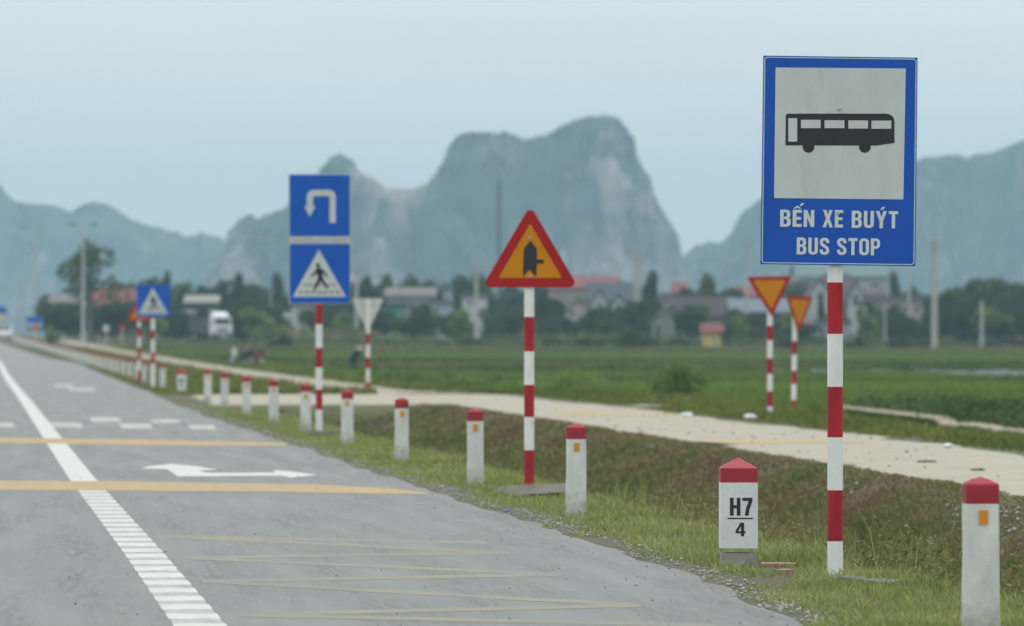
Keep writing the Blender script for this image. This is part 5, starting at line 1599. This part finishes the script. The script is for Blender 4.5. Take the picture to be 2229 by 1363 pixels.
# ------------------------------------------------------------------ truck, car, motorbikes, farmer, bundle
CABW = mat('white_vehicle_paint', (.72, .73, .73), .35, .03, 3)
RUB = mat('rubber', (.02, .02, .02), .8, .1)
GLASS = mat('dark_vehicle_glass', (.02, .025, .03), .12)
def wheel(root, x, y, r, w, rim=True, axis_x=True):
    d = Vector((w / 2, 0, 0))
    o = MB().tube(Vector((x, y, r)) - d, Vector((x, y, r)) + d, r, r, 18).build('wheel', RUB, root)
    MB().tube(Vector((x, y, r)) - d * 1.04, Vector((x, y, r)) + d * 1.04, r * .55, r * .55, 12).build('rim', STEEL, o)
    return o
Zt = 560; p = at(480, 741, Zt); zt = Hs(p.x, p.y)
TR = thing('truck', 'truck with a white cab and long dark load left of the double blue sign', 'truck', (p.x, p.y, zt), R(13))
cab = MB()
cab.add([(-1.2, -1.0, .7), (1.2, -1.0, .7), (1.2, 1.0, .7), (-1.2, 1.0, .7), (-1.2, -1.05, 1.9), (1.2, -1.05, 1.9), (1.2, 1.0, 1.9), (-1.2, 1.0, 1.9),
         (-1.12, -.8, 3.0), (1.12, -.8, 3.0), (1.12, 1.0, 3.0), (-1.12, 1.0, 3.0)],
        [(3, 2, 1, 0), (0, 1, 5, 4), (1, 2, 6, 5), (2, 3, 7, 6), (3, 0, 4, 7), (4, 5, 9, 8), (5, 6, 10, 9), (6, 7, 11, 10), (7, 4, 8, 11), (8, 9, 10, 11)])
cab.build('cab', CABW, TR)
MB().add([(-1.05, -.2, 3.01), (1.05, -.2, 3.01), (1.05, 1.0, 3.01), (-1.05, 1.0, 3.01), (-.9, .5, 3.6), (.9, .5, 3.6), (.9, 1.0, 3.6), (-.9, 1.0, 3.6)],
         [(0, 1, 5, 4), (1, 2, 6, 5), (2, 3, 7, 6), (3, 0, 4, 7), (4, 5, 6, 7)]).build('roof_fairing', CABW, TR)
MB().add([(-1.02, -1.055, 1.98), (1.02, -1.055, 1.98), (.98, -.85, 2.8), (-.98, -.85, 2.8)], [(0, 1, 2, 3)]).build('windscreen', GLASS, TR)
for s in (-1, 1):
    MB().box((s * .85, -1.03, 1.0), (.35, .08, .2)).build('headlight', mat('headlight_glass', (.6, .6, .58), .2), TR)
    MB().box((s * 1.36, -.85, 2.2), (.1, .15, .6)).build('mirror', RUB, TR)
MB().box((0, -1.06, .8), (2.4, .14, .4)).build('bumper', mat('grey_bumper', (.2, .2, .21), .6), TR)
MB().box((0, -1.02, 1.35), (1.5, .06, .35)).build('grille', RUB, TR)
MB().box((0, 6.4, 1.0), (2.4, 10.2, .3)).build('chassis', W_DARK, TR)
MB().box((0, 6.5, 2.0), (2.45, 10.0, 1.7)).build('load', mat('dark_tarpaulin', (.075, .075, .08), .85, .2, .7, (.12, .07, .07), .55, .7, .5), TR)
for yw in (0.0, 7.6, 8.9):
    for s in (-1, 1):
        wheel(TR, s * 1.05, yw, .5, .32)
CT = struct(MB().add([(14, 548, 1.22), (75, 560, 1.22), (75, 572, 1.22), (14, 566, 1.22)], [(0, 1, 2, 3)]).build('cross_road', mat('pale_far_road', (.36, .34, .31), .9, .1, .5)))
CT.location.z = -.0
TR.location.z = 1.30
TR.scale = (.82, .82, .82)

Zc = 560; p = at(6, 741, Zc); zc = Hs(p.x, p.y)
CR = thing('car', 'white car far down the road at the photo edge', 'car', (p.x, p.y, zrise(p.y) + .01), R(4))
cbm = MB()
prof = [(-2.2, .35), (-2.25, .7), (-2.0, .85), (-1.1, .95), (-.5, 1.42), (.9, 1.45), (1.7, 1.0), (2.15, .95), (2.2, .4)]
n = len(prof)
cbm.add([(-.86, y_, z_) for y_, z_ in prof] + [(.86, y_, z_) for y_, z_ in prof], [tuple(range(n)), tuple(range(2 * n - 1, n - 1, -1))] + [((i + 1) % n, i, n + i, n + (i + 1) % n) for i in range(n)])
cbm.build('body', CABW, CR, recalc=True)
MB().add([(-.74, -1.06, .99), (.74, -1.06, .99), (.68, -.56, 1.385), (-.68, -.56, 1.385)], [(0, 1, 2, 3)]).build('windscreen', GLASS, CR).location = (0, -.03, .02)
for s in (-1, 1):
    MB().box((s * .62, -2.22, .68), (.34, .08, .14)).build('headlight', mat('headlight_glass', (.6, .6, .58), .2), CR)
    for yw in (-1.4, 1.35):
        wheel(CR, s * .78, yw, .32, .2)

BODYR = mat('dark_red_paint', (.25, .03, .04), .35, .05)
def motorbike(label, px, py, Z, rz, paint, front):
    p = at(px, 741, Z); z = Hs(p.x, p.y) + .02
    root = thing('motorbike', label, 'motorbike', (p.x, p.y, z), rz, 'motorbikes parked by the field')
    for (x, nm) in ((-.62, 'wheel'), (.62, 'wheel')):
        wh = MB()
        for i in range(20):
            a0, a1 = 6.283 * i / 20, 6.283 * (i + 1) / 20
            wh.tube((x + .25 * math.cos(a0), 0, .28 + .25 * math.sin(a0)), (x + .25 * math.cos(a1), 0, .28 + .25 * math.sin(a1)), .04, .04, 6, caps=False)
        w_ = wh.build('wheel', RUB, root)
        MB().tube((x, -.03, .28), (x, .03, .28), .16, .16, 12).build('rim', STEEL, w_)
    b_ = MB(); b_.prism([(-.85, .62), (-.5, .82), (.0, .72), (.15, .5), (.3, .45), (.42, .85), (.5, .95), (.42, .55), (.25, .3), (-.3, .28), (-.5, .5)], -.11, .11)
    b_.build('body', paint, root)
    MB().prism([(.40, .40), (.34, .95), (.44, 1.02), (.58, .8), (.50, .42)], -.19, .19).build('leg_shield', front, root)
    MB().prism([(-.72, .80), (-.65, .88), (-.1, .84), (-.02, .76), (-.4, .76)], -.13, .13).build('seat', RUB, root)
    MB().tube((.62, -.07, .28), (.42, -.07, 1.0), .025, .025, 6).tube((.62, .07, .28), (.42, .07, 1.0), .025, .025, 6).build('fork', STEEL, root)
    MB().tube((.36, -.34, 1.06), (.40, .34, 1.06), .02, .02, 6).build('handlebar', RUB, root)
    for s in (-1, 1):
        MB().tube((.4, s * .26, 1.06), (.36, s * .34, 1.25), .008, .008, 5).box((.36, s * .36, 1.28), (.02, .11, .07)).build('mirror', RUB, root)
    MB().box((.53, 0, .92), (.08, .16, .12)).build('headlight', mat('headlight_glass', (.6, .6, .58), .2), root)
    MB().tube((-.2, -.1, .25), (-.85, -.14, .34), .035, .05, 8).build('exhaust', STEEL, root)
    return root
motorbike('motorbike with a white front parked by the field track', 526, 806, 318, R(190), mat('black_paint', (.03, .03, .035), .4), CABW)
motorbike('dark red motorbike parked on the field side of the white fronted one', 552, 803, 322, R(215), BODYR, BODYR)

# farmer: one skinned body, bending in the paddy
def skin_figure(root, joints, edges, name, m, sub=1):
    me = bpy.data.meshes.new(name)
    me.from_pydata([j[0] for j in joints], edges, [])
    o = bpy.data.objects.new(name, me); col.objects.link(o); o.parent = root
    sk = o.modifiers.new('skin', 'SKIN'); o.modifiers.new('sub', 'SUBSURF').levels = sub; o.modifiers['sub'].render_levels = sub
    lay = me.skin_vertices[0] if me.skin_vertices else None
    if lay is None:
        bpy.context.view_layer.update()
        lay = me.skin_vertices.new().data if hasattr(me.skin_vertices, 'new') else None
    for i, j in enumerate(joints):
        lay.data[i].radius = (j[1], j[1] * (j[2] if len(j) > 2 else 1))
        lay.data[i].use_root = (i == 0)
    me.materials.append(m)
    return o
Zf = 262; p = at(768, 741, Zf); zf_ = Hs(p.x, p.y)
FM = thing('person', 'small distant person in a dark teal top bending in the paddy', 'person', (p.x, p.y, zf_), R(-60))
CLOTH = mat('dark_teal_cloth', (.02, .055, .085), .9, .2, 8)
SKIN = mat('skin', (.38, .22, .15), .6, .05)
# x forward, z up, standing in the paddy with the back bent
J = [((0, 0, .80), .135), ((.13, 0, .98), .13), ((.30, 0, 1.12), .155), ((.42, 0, 1.16), .075), ((.50, 0, 1.20), .085),
     ((.03, .09, .78), .10), ((.10, .10, .42), .065), ((.0, .10, .06), .045), ((.14, .11, .02), .04),
     ((.03, -.09, .78), .10), ((.02, -.11, .42), .065), ((-.12, -.11, .06), .045), ((.02, -.12, .02), .04),
     ((.31, .19, 1.08), .06), ((.40, .23, .82), .045), ((.52, .18, .60), .035),
     ((.31, -.19, 1.08), .06), ((.44, -.22, .84), .045), ((.56, -.14, .64), .035)]
E = [(0, 1), (1, 2), (2, 3), (3, 4), (0, 5), (5, 6), (6, 7), (7, 8), (0, 9), (9, 10), (10, 11), (11, 12), (2, 13), (13, 14), (14, 15), (2, 16), (16, 17), (17, 18)]
skin_figure(FM, J, E, 'body', CLOTH)
hd = MB(); lump(hd, (.58, 0, 1.24), (.19, .16, .23), 2, 12, 8); hd.build('head', SKIN, FM, smooth=True)
ht = MB()
n = 18
ht.add([(.60 + .2 * math.cos(6.283 * i / n), .2 * math.sin(6.283 * i / n), 1.29) for i in range(n)] + [(.62, 0, 1.44)], [(i, (i + 1) % n, n) for i in range(n)] + [tuple(range(n - 1, -1, -1))])
ht.build('hat', mat('straw_hat', (.5, .42, .32), .9, .1), FM)
for s, q in ((1, (.53, .18, .57)), (-1, (.57, -.14, .61))):
    hm = MB(); lump(hm, (q[0], q[1], q[2] - .02), (.06, .05, .09), 4, 8, 5)
    for f_ in range(5):
        hm.tube((q[0] + (f_ - 2) * .011, q[1], q[2] - .05), (q[0] + (f_ - 2) * .014 + .01, q[1], q[2] - .115 + abs(f_ - 2) * .008), .008, .006, 5)
    hm.build('hand', SKIN, FM, smooth=True)

def ground_at(px, Z):
    p = at(px, 741, Z); return p.x, p.y, Hs(p.x, p.y)
x, y, z = ground_at(1515, 228)
bm_ = MB(); lump(bm_, (0, 0, .28), (.5, .4, .42), 5, 10, 6); bo = bm_.build('sack', mat('white_sacking', (.55, .56, .56), .9, .1), smooth=True)
bo.location = (x - .12, y, z); tag(bo, 'pale sack lying in the field beyond the dense green bush', 'sack')
bm_ = MB(); lump(bm_, (0, 0, .25), (.4, .4, .36), 6, 10, 6); bo = bm_.build('sack', mat('black_sacking', (.03, .03, .035), .8, .2), smooth=True)
bo.location = (x + .28, y, z); tag(bo, 'black sack lying against the pale sack in the field', 'sack')
